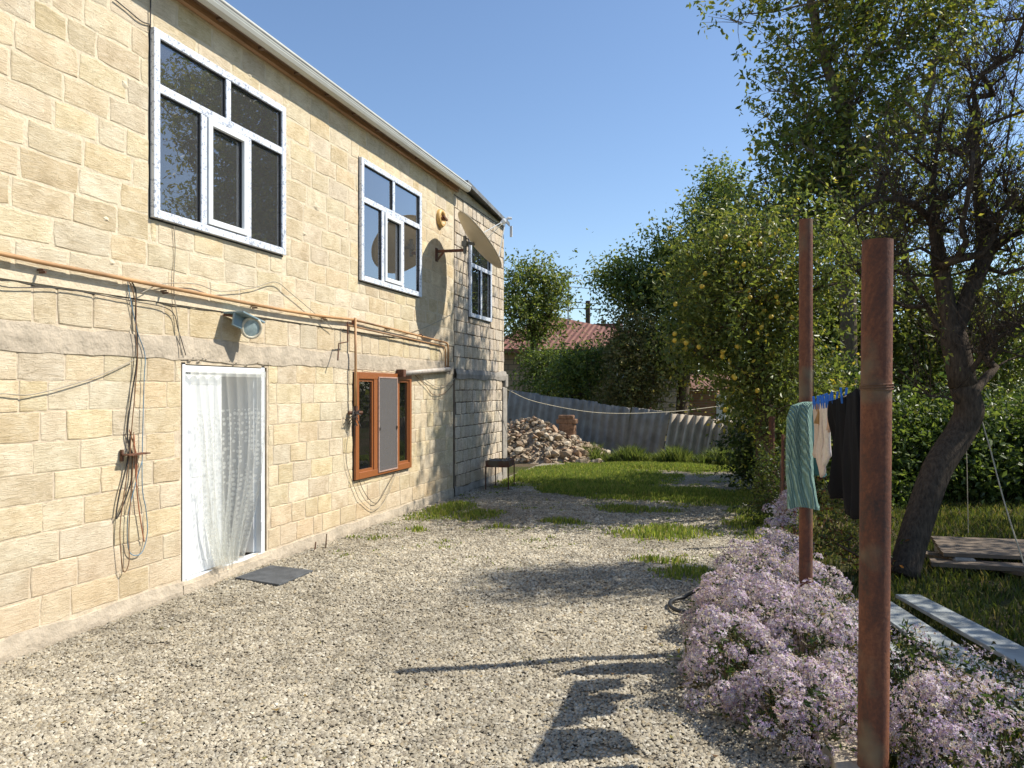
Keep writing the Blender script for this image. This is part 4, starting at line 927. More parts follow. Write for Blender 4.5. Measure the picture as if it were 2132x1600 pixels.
# ------------------------------------------------------------------ houses behind
def back_house():
    root = thing('red_roofed_house', (-9, 36, 0), 'far brick house with a red hipped roof behind the fence', 'house')
    rm, nt, b = mat('red_roof_sheet'); v = pos(nt); w = nt.nodes.new('ShaderNodeTexWave'); w.inputs['Scale'].default_value = 1.4; w.wave_type = 'BANDS'; w.bands_direction = 'X'; L(nt, v, w.inputs[0])
    c = ramp(nt, noise(nt, v, 2, 4), [(.3, (.16, .06, .032)), (.7, (.23, .09, .048))]); L(nt, c, b.inputs['Base Color']); b.inputs['Roughness'].default_value = .6; bump(nt, b, w.outputs[0], .6, .05)
    bm_, nt, b = mat('buff_brick_courses'); br_ = nt.nodes.new('ShaderNodeTexBrick'); mp = nt.nodes.new('ShaderNodeMapping'); mp.inputs['Rotation'].default_value = (radians(90), 0, 0)
    L(nt, pos(nt), mp.inputs[0]); L(nt, mp.outputs[0], br_.inputs[0]); br_.inputs['Scale'].default_value = 1; br_.inputs['Brick Width'].default_value = .42; br_.inputs['Row Height'].default_value = .21; br_.inputs['Mortar Size'].default_value = .014
    br_.inputs['Color1'].default_value = (.36, .28, .17, 1); br_.inputs['Color2'].default_value = (.28, .21, .13, 1); br_.inputs['Mortar'].default_value = (.12, .10, .07, 1)
    L(nt, br_.outputs[0], b.inputs['Base Color']); b.inputs['Roughness'].default_value = .95
    E0, E1 = at(1030, 722, 30), at(1450, 722, 30); dirx = (E1-E0); dirx.z = 0; Wd = dirx.length; dirx.normalize(); dy = Vector((-dirx.y, dirx.x, 0)); O = Vector((E0.x, E0.y, 0)); D = 9; ze = E0.z
    def p(a, b_, z): return O+dirx*a+dy*b_+Vector((0, 0, z))
    w_ = MB(); t = .3
    V = [p(0, 0, 0), p(Wd, 0, 0), p(Wd, D, 0), p(0, D, 0), p(0, 0, ze), p(Wd, 0, ze), p(Wd, D, ze), p(0, D, ze)]
    w_.add(V, [(0, 1, 5, 4), (1, 2, 6, 5), (2, 3, 7, 6), (3, 0, 4, 7)]); w_.build('wall', bm_, root)
    r = MB(); zr = 5.1+.25; ov = .5; ap = (at(1180, 655, 34)-O); ax_ = ap.dot(dirx); lz = ze-.12
    V = [p(-ov, -ov, lz), p(Wd+ov, -ov, lz), p(Wd+ov, D+ov, lz), p(-ov, D+ov, lz), p(ax_-1.0, D/2, 5.05), p(ax_-.5, D/2, 5.05)]
    r.add(V, [(0, 1, 5, 4), (1, 2, 5), (2, 3, 4, 5), (3, 0, 4)]); r.add([v-Vector((0, 0, .14)) for v in V[:4]], [(3, 2, 1, 0)]); r.add(V[:4]+[v-Vector((0, 0, .14)) for v in V[:4]], [(0, 4, 5, 1), (1, 5, 6, 2), (2, 6, 7, 3), (3, 7, 4, 0)])
    r.build('roof', rm, root)
    q_ = at(1252, 690, 34); ch = MB(); ch.box((q_.x-.3, q_.y-.3, 3.8), (q_.x+.9, q_.y+.4, 4.65)); ch.build('chimney', simple('dark_red_brick', (.12, .05, .04)), root)
    for u0, u1 in ((1130, 1165), (1282, 1300)):
        a, c_ = (at(u0, 760, 30)-O).dot(dirx), (at(u1, 760, 30)-O).dot(dirx); f = MB(); vs = [p(a, -.03, 1.6), p(c_, -.03, 1.6), p(c_, -.03, 3.0), p(a, -.03, 3.0), p(a, .02, 1.6), p(c_, .02, 1.6), p(c_, .02, 3.0), p(a, .02, 3.0)]
        f.add(vs, [(0, 1, 2, 3), (0, 4, 5, 1), (1, 5, 6, 2), (2, 6, 7, 3), (3, 7, 4, 0)]); fr = f.build('window', M_WHITE, root)
        g_ = MB(); m_ = .07; g_.add([p(a+m_, -.034, 1.67), p(c_-m_, -.034, 1.67), p(c_-m_, -.034, 2.93), p(a+m_, -.034, 2.93)], [(0, 1, 2, 3)]); g_.build('pane', simple('far_pane', (.16, .2, .24), .1, spec=.8), fr)
    # antenna on the roof
    A = at(1183, 660, 33); T = at(1183, 573, 33); an = thing('roof_antenna', (A.x, A.y, A.z), 'thin television antenna standing on the far red roof', 'antenna')
    b_ = MB(); b_.tube([A-Vector((0, 0, .6)), T], .03, 5); b_.build('mast', M_FLASH, an)
    b_ = MB(); l, r_ = at(1162, 575, 33), at(1206, 575, 33); b_.tube([l, r_], .025, 5)
    for k in range(5):
        c_ = l.lerp(r_, k/4); b_.tube([c_-Vector((0, .35, .06)), c_+Vector((0, .35, .12))], .018, 4)
    b_.build('elements', M_FLASH, an)
    P0 = at(1224, 720, 45); P1_ = at(1224, 627, 45); b_ = MB(); b_.tube([(P0.x, P0.y, 0), tuple(P1_)], .14, 8); b_.bar(P1_-Vector((0, 0, .15)), P1_-Vector((0, 0, .15))+Vector((.01, 0, 0)), .5, .08); tag(b_.build('utility_pole', M_BARKD), 'dark utility pole behind the far red roof', 'pole')
    for i, (v0, v1, lb) in enumerate(((598, 594, 'topmost'), (630, 634, 'second'), (642, 655, 'lowest'))):
        b_ = MB(); b_.tube(catmull([at(1100, v0-6, 45), at(1190, v0, 45), at(1260, v0+2, 46), at(1420, v1-10, 48)], 6), .022, 4); tag(b_.build('power_line', M_CABLE), lb+' of the thin power lines crossing the sky over the far roof', 'power line')
    # shed to the right
    sh = thing('brick_shed', (0, 25, 0), 'small orange brick shed with a white corner post behind the fence', 'shed')
    om, nt, b = mat('orange_brick'); bk = nt.nodes.new('ShaderNodeTexBrick'); mp = nt.nodes.new('ShaderNodeMapping'); mp.inputs['Rotation'].default_value = (radians(90), 0, 0); L(nt, pos(nt), mp.inputs[0]); L(nt, mp.outputs[0], bk.inputs[0])
    bk.inputs['Scale'].default_value = 1; bk.inputs['Brick Width'].default_value = .25; bk.inputs['Row Height'].default_value = .08; bk.inputs['Mortar Size'].default_value = .008
    bk.inputs['Color1'].default_value = (.42, .22, .12, 1); bk.inputs['Color2'].default_value = (.30, .14, .08, 1); bk.inputs['Mortar'].default_value = (.3, .26, .2, 1); L(nt, bk.outputs[0], b.inputs['Base Color'])
    a, c_ = at(1435, 820, 24), at(1492, 820, 24); b_ = MB(); b_.box((a.x, a.y, 0), (c_.x, a.y+3, 1.72)); b_.build('wall', om, sh)
    b_ = MB(); b_.box((c_.x+.003, a.y-.05, 0), (c_.x+.28, a.y+.2, 1.62)); b_.build('corner_post', M_WHITE, sh)
    b_ = MB(); q0 = at(1470, 795, 24.5); V = [(a.x-.2, a.y-.3, 1.74), (c_.x+.4, a.y-.3, 1.74), (c_.x+.4, a.y+1.5, 2.2), (a.x-.2, a.y+1.5, 2.2)]
    b_.add([Vector(v) for v in V]+[Vector(v)+Vector((0, 0, .05)) for v in V], [(3, 2, 1, 0), (4, 5, 6, 7), (0, 1, 5, 4), (1, 2, 6, 5), (3, 0, 4, 7)]); b_.build('roof', simple('orange_tile', (.20, .10, .065), .8, nscale=14, var=.4), sh)
back_house()

# ------------------------------------------------------------------ trees
PAL_WALNUT = ((.15, .19, .04), (.20, .23, .045), (.11, .15, .035), (.32, .30, .06))
PAL_DEEP = ((.13, .19, .045), (.18, .23, .05), (.09, .14, .036), (.28, .30, .07))
PAL_OLIVE = ((.25, .22, .09), (.19, .20, .07), (.32, .26, .11), (.15, .17, .06))
PAL_QUINCE = ((.18, .22, .055), (.13, .17, .045), (.27, .28, .065), (.52, .42, .07))
def leaf_mesh(name, anchors, per, spread, size, pal, parent, pw=None, droop=.35, seed=1, part='stuff', sq=1.0, aspect=.45):
    rg = np.random.default_rng(seed); A = np.array([tuple(a) for a in anchors]); n = len(A)*per
    bias = np.repeat(rg.choice(len(pal), len(A), p=pw), per)
    sub = 6 if per >= 6 else per; ns = -(-per//sub)        # leaves hang in small sprays, not as single flecks
    S_ = np.repeat(A, ns, 0)+rg.normal(0, 1, (len(A)*ns, 3))*spread*np.array([1, 1, sq]); ii = (np.repeat(np.arange(len(A)), per)*ns+np.tile(np.arange(per)//sub, len(A)))
    C = S_[ii]+rg.normal(0, 1, (n, 3))*min(spread*.35, size*.75)
    s = size*rg.uniform(.55, 1.3, n)
    az = rg.uniform(0, 2*pi, n); el = rg.normal(-droop, .6, n)
    d = np.stack([np.cos(az)*np.cos(el), np.sin(az)*np.cos(el), np.sin(el)], 1)
    u = rg.normal(0, 1, (n, 3)); w = np.cross(d, u); w /= np.linalg.norm(w, axis=1)[:, None]; nn = np.cross(d, w)
    L0 = C; L1 = C+d*s[:, None]; mid = C+d*(s*.45)[:, None]; W = w*(s*aspect*.52)[:, None]; up = nn*(s*.14)[:, None]
    V = np.stack([L0, mid+W+up, L1, mid-W+up], 1).reshape(-1, 3)
    F = (np.array([[0, 1, 2], [0, 2, 3]])[None]+(np.arange(n)*4)[:, None, None]).reshape(-1, 3)
    P = np.array(pal); mixi = np.where(rg.random(n) < .6, bias, rg.choice(len(pal), n, p=pw)); c = P[mixi]*rg.uniform(.75, 1.25, (n, 1))
    return npmesh(name, V, F, M_LEAF, parent, np.repeat(c, 4, 0), kind=part)

def tree(name, trunk, r0, centres, label, cat='tree', group=None, bark=None, leaves=40, spread=.3, lsize=.09, pal=PAL_DEEP, pw=None, seed=1, twigs=3, twl=.45, limit_r=.006, pull=.35, leaf_frac=1.0, upb=0.0, sq=1.0, limbs=()):
    """trunk: list of points; centres: crown cluster centres reached by limbs grown from the nearest wood"""
    rs = random.Random(seed); bark = bark or M_BARK
    root = thing(name, tuple(trunk[0]), label, cat, group)
    nodes = []; par = []; fixed = catmull(trunk, 4) if len(trunk) > 2 else [Vector(t) for t in trunk]
    for i, p in enumerate(fixed): nodes.append(Vector(p)); par.append(i-1)
    nf = len(nodes); tips = []
    for lb_ in limbs:                                   # main limbs follow given lines
        pts_ = catmull(lb_, 4); i = min(range(len(nodes)), key=lambda q_: (nodes[q_]-pts_[0]).length)
        for p in pts_[1:]: nodes.append(p); par.append(i); i = len(nodes)-1
        tips.append(i)
    order = sorted(centres, key=lambda c: min((Vector(c)-n_).length for n_ in nodes[:nf]))
    NA = np.array([tuple(n_) for n_ in nodes])
    for c in order:
        c = Vector(c); dd = np.linalg.norm(NA-np.array(tuple(c)), axis=1)+np.where(NA[:, 2] > c.z+.15, .6, 0)+np.where(np.arange(len(NA)) < nf*.25, 1.0, 0)
        i = int(dd.argmin()); a = nodes[i]; dist = (c-a).length; k = max(1, int(dist/.35)); 
        dirp = (nodes[i]-nodes[par[i]]).normalized() if par[i] >= 0 else Vector((0, 0, 1))
        prev = i; ctrl = a+dirp*dist*pull+Vector((rs.uniform(-1, 1), rs.uniform(-1, 1), rs.uniform(-.5, 1)))*dist*.12
        new = []
        for j in range(1, k+1):
            t = j/k; p = a*(1-t)**2+ctrl*2*t*(1-t)+c*t*t
            if j < k: p = p+Vector((rs.uniform(-1, 1), rs.uniform(-1, 1), rs.uniform(-1, 1)))*.03
            nodes.append(p); par.append(prev); prev = len(nodes)-1; new.append(tuple(p))
        NA = np.vstack([NA, np.array(new)]); tips.append(prev)
    cnt = [0.0]*len(nodes)
    for i in tips: cnt[i] += 1
    for i in range(len(nodes)-1, -1, -1):
        if par[i] >= 0: cnt[par[i]] += max(cnt[i], .2)
    mx = max(cnt[0], 1); rad = [max(limit_r, r0*(max(c_, .4)/mx)**.52) for c_ in cnt]
    for i in range(nf): rad[i] = max(rad[i], r0*(1-.55*i/nf))
    rad[0] *= 1.25
    kids = {}
    for i, p in enumerate(par):
        if p >= 0: kids.setdefault(p, []).append(i)
    tr = MB(); cr = MB(); stack = [(0, None)]
    while stack:
        i, frm = stack.pop(); chain = [i] if frm is None else [frm, i]
        while kids.get(chain[-1]):
            ks = sorted(kids[chain[-1]], key=lambda k: -cnt[k])
            if chain[-1] < nf: ks.sort(key=lambda k: 0 if k < nf else 1)
            for k in ks[1:]: stack.append((k, chain[-1]))
            chain.append(ks[0])
        rr = [rad[k] for k in chain]
        if frm is not None: rr[0] = min(rr[0], rr[1]*1.3)
        sides = 10 if max(rr) > .05 else (6 if max(rr) > .02 else 4)
        (tr if chain[0] == 0 else cr).tube([nodes[k] for k in chain], rr, sides)
    tr.build('trunk', bark, root, True)
    tw = MB(); anch = []
    tips_set = tips
    for i in tips_set:
        p = nodes[i]; anch.append(p); d0 = (p-nodes[par[i]]).normalized() if par[i] >= 0 else Vector((0, 0, 1))
        for _ in range(twigs):
            d = (d0*.5+Vector((rs.uniform(-1, 1), rs.uniform(-1, 1), rs.uniform(-.5, 1)+upb))).normalized()
            a = p-d0*rs.uniform(0, .3); l = twl*rs.uniform(.5, 1.3); q1 = a+d*l*.5+Vector((rs.uniform(-.05, .05), rs.uniform(-.05, .05), rs.uniform(-.03, .06))); q2 = a+d*l+Vector((0, 0, rs.uniform(-.1, .1)))
            tw.tube([a, q1, q2], [limit_r*.8, limit_r*.6, limit_r*.3], 3, cap=False); anch.append(q2)
    cr.v += []; o = len(cr.v); cr.v += tw.v; cr.f += [tuple(i+o for i in f) for f in tw.f]; cr.mi += tw.mi; cr.t += tw.t
    crown = cr.build('crown', bark, root, True)
    if leaves:
        sel = [a for a in anch if rs.random() < leaf_frac]
        leaf_mesh('foliage', sel, leaves, spread, lsize, pal, crown, pw, seed=seed, sq=sq)
    return root
def blob(u, v, Z, ru, rv, rz, n, seed, hollow=.0):
    """n points in an ellipsoid placed at photo pixel (u,v), depth Z; radii in metres"""
    rs = random.Random(seed); c = at(u, v, Z); out = []; ex = Vector((CA, SA, 0)); ez = Vector((-SA, CA, 0))
    while len(out) < n:
        a = Vector((rs.uniform(-1, 1), rs.uniform(-1, 1), rs.uniform(-1, 1)))
        if hollow < a.length < 1: p = c+ex*a.x*ru+Vector((0, 0, 1))*a.y*rv+ez*a.z*rz; out.append(p) if p.z > .15 else None
    return out
def base(u, Z, z=-.03): p = at(u, 900, Z); p.z = z; return p
import sys
# far left tree behind the fence, over the red roof
Z = 26; tree('fruit_tree', [base(1120, Z), at(1120, 800, Z), at(1112, 720, Z), at(1105, 640, Z)], .14,
     blob(1095, 650, Z, .9, 1.5, 1.2, 60, 1, .3)+blob(1140, 660, Z, .8, .9, 1.0, 40, 2)+blob(1118, 575, Z, .45, .35, .5, 12, 3)+blob(1150, 600, Z, .5, .25, .5, 12, 4)+blob(1070, 600, Z, .4, .5, .4, 14, 9),
     'leafy green tree beside the annex, in front of the far red roof', seed=11, leaves=15, spread=.22, lsize=.14, pal=((.18, .23, .05), (.13, .17, .04), (.25, .27, .07)), bark=M_BARKD)
Z = 24; tree('bush', [base(1130, Z), at(1140, 830, Z), at(1150, 780, Z)], .06, blob(1135, 780, Z, .8, .8, .8, 34, 5), 'light green bush against the wall of the far house', cat='bush', seed=12, leaves=30, spread=.2, lsize=.12, pal=((.15, .2, .045), (.11, .15, .04)), bark=M_BARKD)
Z = 22.6; tree('bush', [base(1200, Z), at(1205, 860, Z), at(1210, 800, Z)], .07, blob(1200, 795, Z, 1.0, .75, .9, 50, 6)+blob(1225, 750, Z, .7, .4, .6, 22, 7), 'dark green bush spilling over the fence above the rubble', cat='bush', seed=13, leaves=24, spread=.2, lsize=.12, pal=PAL_DEEP, bark=M_BARKD)
Z = 21.6; tree('fruit_tree', [base(1350, Z), at(1350, 870, Z), at(1345, 800, Z), at(1340, 740, Z)], .09, blob(1340, 770, Z, .95, 1.2, 1.0, 90, 8)+blob(1310, 700, Z, .5, .5, .5, 20, 9)+blob(1300, 830, Z, .6, .4, .5, 20, 10), 'brownish green fruit tree hanging over the middle of the fence', seed=14, leaves=32, spread=.24, lsize=.11, pal=PAL_OLIVE)
# big green tree left edge of the tree mass
Z = 22; tree('walnut_tree', [base(1420, Z), at(1420, 850, Z), at(1430, 740, Z), at(1450, 640, Z), at(1470, 560, Z)], .17,
     blob(1440, 650, Z, 1.5, 1.7, 1.6, 110, 15, .2)+blob(1330, 610, Z, .75, .55, .7, 34, 16)+blob(1500, 470, Z, .9, .7, 1, 44, 17)+blob(1270, 590, Z, .3, .2, .3, 8, 18)+blob(1310, 570, Z, .3, .25, .3, 8, 19)+blob(1400, 530, Z, .5, .5, .5, 18, 20)+blob(1370, 740, Z, .8, .6, .8, 30, 21)+blob(1500, 395, Z, .35, .4, .4, 12, 22),
     'large green tree over the middle of the fence, its leaves against open sky', seed=15, leaves=32, spread=.27, lsize=.13, pal=PAL_DEEP)
# quince tree with yellow fruit
Z = 11.4
quince = tree('quince_tree', [base(1590, Z), at(1590, 900, Z), at(1580, 760, Z), at(1575, 640, Z)], .12,
     blob(1540, 650, Z, 1.0, 1.35, 1.0, 100, 25, .2)+blob(1620, 560, Z, 1.0, .95, 1, 80, 26)+blob(1475, 700, Z, .40, .45, .6, 20, 27)+blob(1620, 820, Z, .7, .8, .8, 60, 28)+blob(1480, 600, Z, .4, .5, .5, 18, 29),
     'quince tree with yellowing leaves and yellow fruit behind the rusty posts', seed=16, leaves=24, spread=.19, lsize=.085, pal=PAL_QUINCE, pw=(.38, .37, .21, .04))
bmf = bmesh.new(); bmesh.ops.create_icosphere(bmf, subdivisions=2, radius=.032); fm = bpy.data.meshes.new('fruit'); bmf.to_mesh(fm); bmf.free(); fm.materials.append(simple('ripe_quince', (.55, .38, .04), .5)); fm.polygons.foreach_set('use_smooth', [True]*len(fm.polygons))
rs = random.Random(3)
for i in range(30):
    u, v = rs.choice([(1440, 665), (1410, 700), (1460, 580), (1560, 560), (1600, 500), (1630, 590), (1540, 700), (1650, 640), (1590, 640), (1535, 800), (1680, 700)]); p = at(u+rs.gauss(0, 25), v+rs.gauss(0, 30), Z-.75-rs.random()*.3)
    f = bpy.data.objects.new('fruit', fm); COL.objects.link(f); f.location = p; f.parent = quince; f.matrix_parent_inverse = quince.matrix_basis.inverted(); f.scale = (1, 1, 1.1)
# dark shrub at the foot of the trees
Z = 13.2; tree('bush', [base(1582, Z), at(1582, 960, Z), at(1582, 930, Z)], .05, blob(1592, 950, Z, .34, .66, .5, 60, 30)+blob(1635, 900, Z, .4, .6, .5, 40, 31), 'dark dense bush at the edge of the gravel below the quince', cat='bush', seed=17, leaves=36, spread=.13, lsize=.08, pal=((.05, .08, .024), (.07, .11, .03)), bark=M_BARKD)
# tall walnut
Z = 14.2
tree('walnut_tree', [base(1770, Z), at(1768, 800, Z), at(1764, 560, Z), at(1756, 400, Z), at(1763, 300, Z), at(1742, 200, Z), at(1712, 110, Z), at(1690, 10, Z), at(1680, -50, Z)], .15,
     blob(1700, 60, Z, 1.1, 1.1, 1.2, 62, 41, .3)+blob(1900, 40, Z, 1.3, .8, 1.3, 60, 42)+blob(1660, 240, Z, .55, .7, .8, 30, 43)+blob(1850, 180, Z, 1.2, .8, 1.2, 56, 44)+blob(1700, 340, Z, .8, .8, 1, 44, 45)+blob(1830, 330, Z, 1.2, .9, 1.2, 62, 46)
     +blob(1780, -60, Z, 2.0, .6, 1.0, 30, 47)+blob(2040, -20, Z, 1.2, .6, 1.0, 20, 50)+blob(1640, 440, Z, .9, .6, .9, 40, 48)+[at(1520, 40, Z), at(1545, 30, Z), at(1535, 45, Z), at(1600, 190, Z), at(1610, 150, Z), at(1590, 0, Z)]+blob(1780, 480, Z, 1.4, .7, 1.2, 70, 49),
     'tall walnut tree rising above the posts to the top of the picture', seed=18, leaves=10, spread=.17, lsize=.13, pal=PAL_WALNUT, twigs=4, twl=.6, limit_r=.010, leaf_frac=.95, bark=M_BARKG, pull=.5,
     limbs=[[at(1763, 300, Z), at(1775, 230, Z+.1), at(1810, 160, Z+.2), at(1850, 90, Z+.3), at(1885, 0, Z+.4), at(1905, -90, Z+.4)], [at(1760, 260, Z), at(1790, 140, Z-.2), at(1840, 40, Z-.3), at(1860, -60, Z-.4)], [at(1725, 140, Z), at(1740, 60, Z+.3), at(1760, -40, Z+.4)]])
# green mass behind the posts and on the right
Z = 15.5; tree('fruit_tree', [base(1900, Z), at(1900, 800, Z), at(1890, 600, Z), at(1880, 500, Z)], .13,
     blob(1860, 660, Z, 1.7, 1.2, 1.0, 100, 51)+blob(2060, 660, Z, 1.5, 1.1, 1.0, 70, 52)+blob(1960, 760, Z, 2.1, .9, 1.0, 100, 53)+blob(2140, 450, Z, .6, .6, 1, 12, 54)+blob(1720, 720, Z, 1.0, 1.4, 1, 80, 60),
     'broad olive green tree filling the garden behind the bare fruit tree', seed=19, leaves=20, spread=.28, lsize=.12, pal=((.18, .22, .055), (.14, .18, .045), (.27, .28, .065), (.10, .14, .036)))
Z = 12.6; tree('hedge', [base(2010, Z), at(2010, 980, Z), at(2010, 900, Z)], .07,
     blob(2080, 1010, Z, 1.6, .95, .6, 150, 55)+blob(1900, 960, Z, 1.3, .9, .6, 110, 56)+blob(1720, 940, Z, .9, 1.2, .7, 90, 57)+blob(2230, 960, Z, 1.0, 1.0, .6, 40, 62)+blob(1760, 1060, Z-.5, .8, .4, .5, 40, 63),
     'dense hedge of broad glossy leaves closing the garden behind the leaning trunk', cat='hedge', seed=20, leaves=34, spread=.22, lsize=.11, pal=((.09, .135, .035), (.13, .18, .045), (.06, .10, .03), (.19, .24, .06)), bark=M_BARKD)
# bare leaning fruit tree
Z = 7.6
T = [at(1880, 1205, 7.3), at(1905, 1110, 7.4), at(1950, 980, 7.5), at(2000, 900, 7.6), at(2018, 850, 7.6), at(2000, 790, 7.6)]
T[0].z = -.03
def lim(*a): return [at(u, v, Z+d) for u, v, d in a]
BL = [lim((2005, 800, 0), (1985, 700, .05), (1965, 600, .1), (1950, 500, .1), (1943, 400, .15), (1950, 320, .2), (1965, 230, .3)),
      lim((1985, 700, .05), (2020, 610, .1), (2050, 540, .2), (2090, 500, .2), (2150, 470, .3)),
      lim((2050, 540, .2), (2040, 430, .25), (2030, 330, .3), (2032, 230, .3), (2015, 120, .4)),
      lim((1950, 470, .1), (1900, 425, 0), (1850, 415, -.1), (1800, 430, -.2), (1760, 470, -.3)),
      lim((2005, 800, 0), (2050, 735, -.2), (2100, 690, -.3), (2170, 680, -.4)),
      lim((2010, 850, 0), (2050, 790, .3), (2100, 750, .5), (2180, 730, .6)),
      lim((2040, 430, .25), (2090, 330, .3), (2110, 200, .4), (2130, 80, .4)),
      lim((2010, 850, 0), (1970, 828, -.1), (1930, 826, -.2)),
      lim((1960, 700, .1), (1920, 620, .4), (1880, 570, .5), (1830, 560, .6))]
bare = tree('leaning_fruit_tree', T, .14,
     [at(1900, 800, Z), at(1840, 620, Z+.5), at(1890, 640, Z+.3)]
     +blob(1960, 340, Z, .7, .65, .7, 46, 71)+blob(2070, 480, Z, .6, .7, .7, 50, 72)+blob(2090, 150, Z, .4, .6, .6, 26, 73)+blob(1860, 520, Z, .55, .5, .6, 26, 74)+blob(2050, 700, Z, .6, .4, .6, 26, 75)+blob(2250, 500, Z, .6, 1.2, .8, 30, 76),
     'leaning dark fruit tree with many bare twigs on the right', seed=21, bark=M_BARKD, leaves=4, spread=.12, lsize=.065, pal=PAL_WALNUT, twigs=13, twl=.55, limit_r=.005, leaf_frac=.22, pull=.3, upb=.5, limbs=BL)
dw = MB(); an_ = []
for i in range(2600):
    x = rnd(-2, 46); an_.append((x, 40+rnd(-3, 3)-x*.25, abs(random.gauss(0, 1))*1.6+rnd(0, 2.2)))
tag(leaf_mesh('distant_wood', an_, 8, .6, .42, PAL_DEEP, None, seed=77), 'far dark tree line closing the view beyond the garden', 'wood')
# out of frame neighbours that shade the right side
for i, (x, y, zc, rr, k, lb) in enumerate(((5.9, 9.0, 4.3, 1.5, 90, 'leafy garden tree out to the right of the low platform'), (7.6, 12.2, 4.6, 1.7, 90, 'tall leafy tree at the far right corner of the garden'), (4.9, 7.0, 3.9, .9, 22, 'small thin leafed tree out to the right of the grey planks'))):
    cs = []
    while len(cs) < k:
        p = Vector((random.uniform(-1, 1), random.uniform(-1, 1), random.uniform(-1, 1)))
        if p.length < 1: cs.append(Vector((x+p.x*rr, y+p.y*rr, zc+p.z*rr*.8)))
    tree('fruit_tree', [Vector((x, y, -.03)), Vector((x+.1, y, zc*.4)), Vector((x, y+.1, zc*.8))], .1, cs, lb, seed=30+i, leaves=16, spread=.24, lsize=.11, pal=PAL_DEEP)
# low plants near the far post
tree('rose_bush', [Vector((.95, 7.0, -.03)), Vector((.95, 7.0, .4)), Vector((1.0, 7.0, .7))], .015, blob(1735, 1090, 7.2, .2, .42, .3, 26, 81)+blob(1790, 1130, 7.2, .25, .4, .3, 20, 84), 'thin rose bush with yellowing leaves behind the far post', cat='bush', seed=22, leaves=9, spread=.07, lsize=.05, pal=((.12, .14, .03), (.2, .2, .04), (.08, .11, .03), (.22, .10, .04)), twl=.2, limit_r=.003)
tree('climbing_shrub', [Vector((.42, 9.7, -.03)), Vector((.42, 9.7, .4)), Vector((.42, 9.7, .9))], .02, blob(1620, 1010, 9.8, .22, .45, .5, 40, 82)+blob(1600, 1075, 9.8, .2, .15, .4, 14, 83), 'small shrub at the gravel edge left of the lattice', cat='bush', seed=23, leaves=18, spread=.08, lsize=.05, pal=((.07, .10, .025), (.05, .08, .02), (.12, .14, .03)), twl=.2, limit_r=.003)

# ------------------------------------------------------------------ posts, lines, washing
def hollow_post(name, x, y, h, r, label, lean=(0, 0)):
    root = thing(name, (x, y, 0), label, 'post'); b_ = MB(); n = 28; V = []
    for rr, z in ((r, -.05), (r, h*.5), (r, h), (r*.88, h), (r*.88, h-.35)):
        V += [(x+lean[0]*z+rr*cos(2*pi*j/n), y+lean[1]*z+rr*sin(2*pi*j/n), z) for j in range(n)]
    b_.add(V, [(i*n+j, i*n+(j+1) % n, (i+1)*n+(j+1) % n, (i+1)*n+j) for i in range(4) for j in range(n)]+[tuple(4*n+j for j in range(n))])
    o = b_.build('pipe', M_RUST, root); smooth_angle(o, 50); return root
FP = Vector((.40, 5.55, 0)); ZN = 3.35; NP = at(1817, 900, ZN); NP.z = 0
post_far = hollow_post('rusty_post', FP.x, FP.y, 2.90, .044, 'thinner taller rusty pipe post farther from the camera')
post_near = hollow_post('rusty_post', NP.x, NP.y, CAMH+(812-502)/FPX*ZN, .063, 'thick rusty pipe post closest to the camera', lean=(.008, 0))
b_ = MB(); zz = 1.755
for k in range(3): b_.tube([(NP.x+.008*zz+.067*cos(t), NP.y+.067*sin(t), zz+k*.008+.004*sin(t+k)) for t in [2*pi*j/24 for j in range(25)]], .0022, 5, cap=False)
tag(b_.build('wire_wrap', M_RUST), 'rusty wire wound round the thick near post', 'wire')
LA = Vector((FP.x+.0, FP.y-.046, 1.655)); LB = Vector((NP.x-.03, NP.y+.06, 1.76))
b_ = MB(); mid = LA.lerp(LB, .5)-Vector((0, 0, .03)); b_.tube(catmull([LA, mid, LB], 8), .003, 5); tag(b_.build('clothesline', M_ROPE), 'clothesline between the two rusty posts', 'rope')
b_ = MB(); b_.tube([FP+Vector((.047, -.01, 1.66)), FP+Vector((.05, -.01, 2.05)), FP+Vector((.046, 0, 2.1))], .003, 5); b_.tube([(FP.x+.047*cos(t), FP.y+.047*sin(t), 1.66) for t in [2*pi*j/16 for j in range(17)]], .003, 5, cap=False)
tag(b_.build('wire_tie', M_RUSTD), 'thin wire tied round the far rusty post', 'wire')

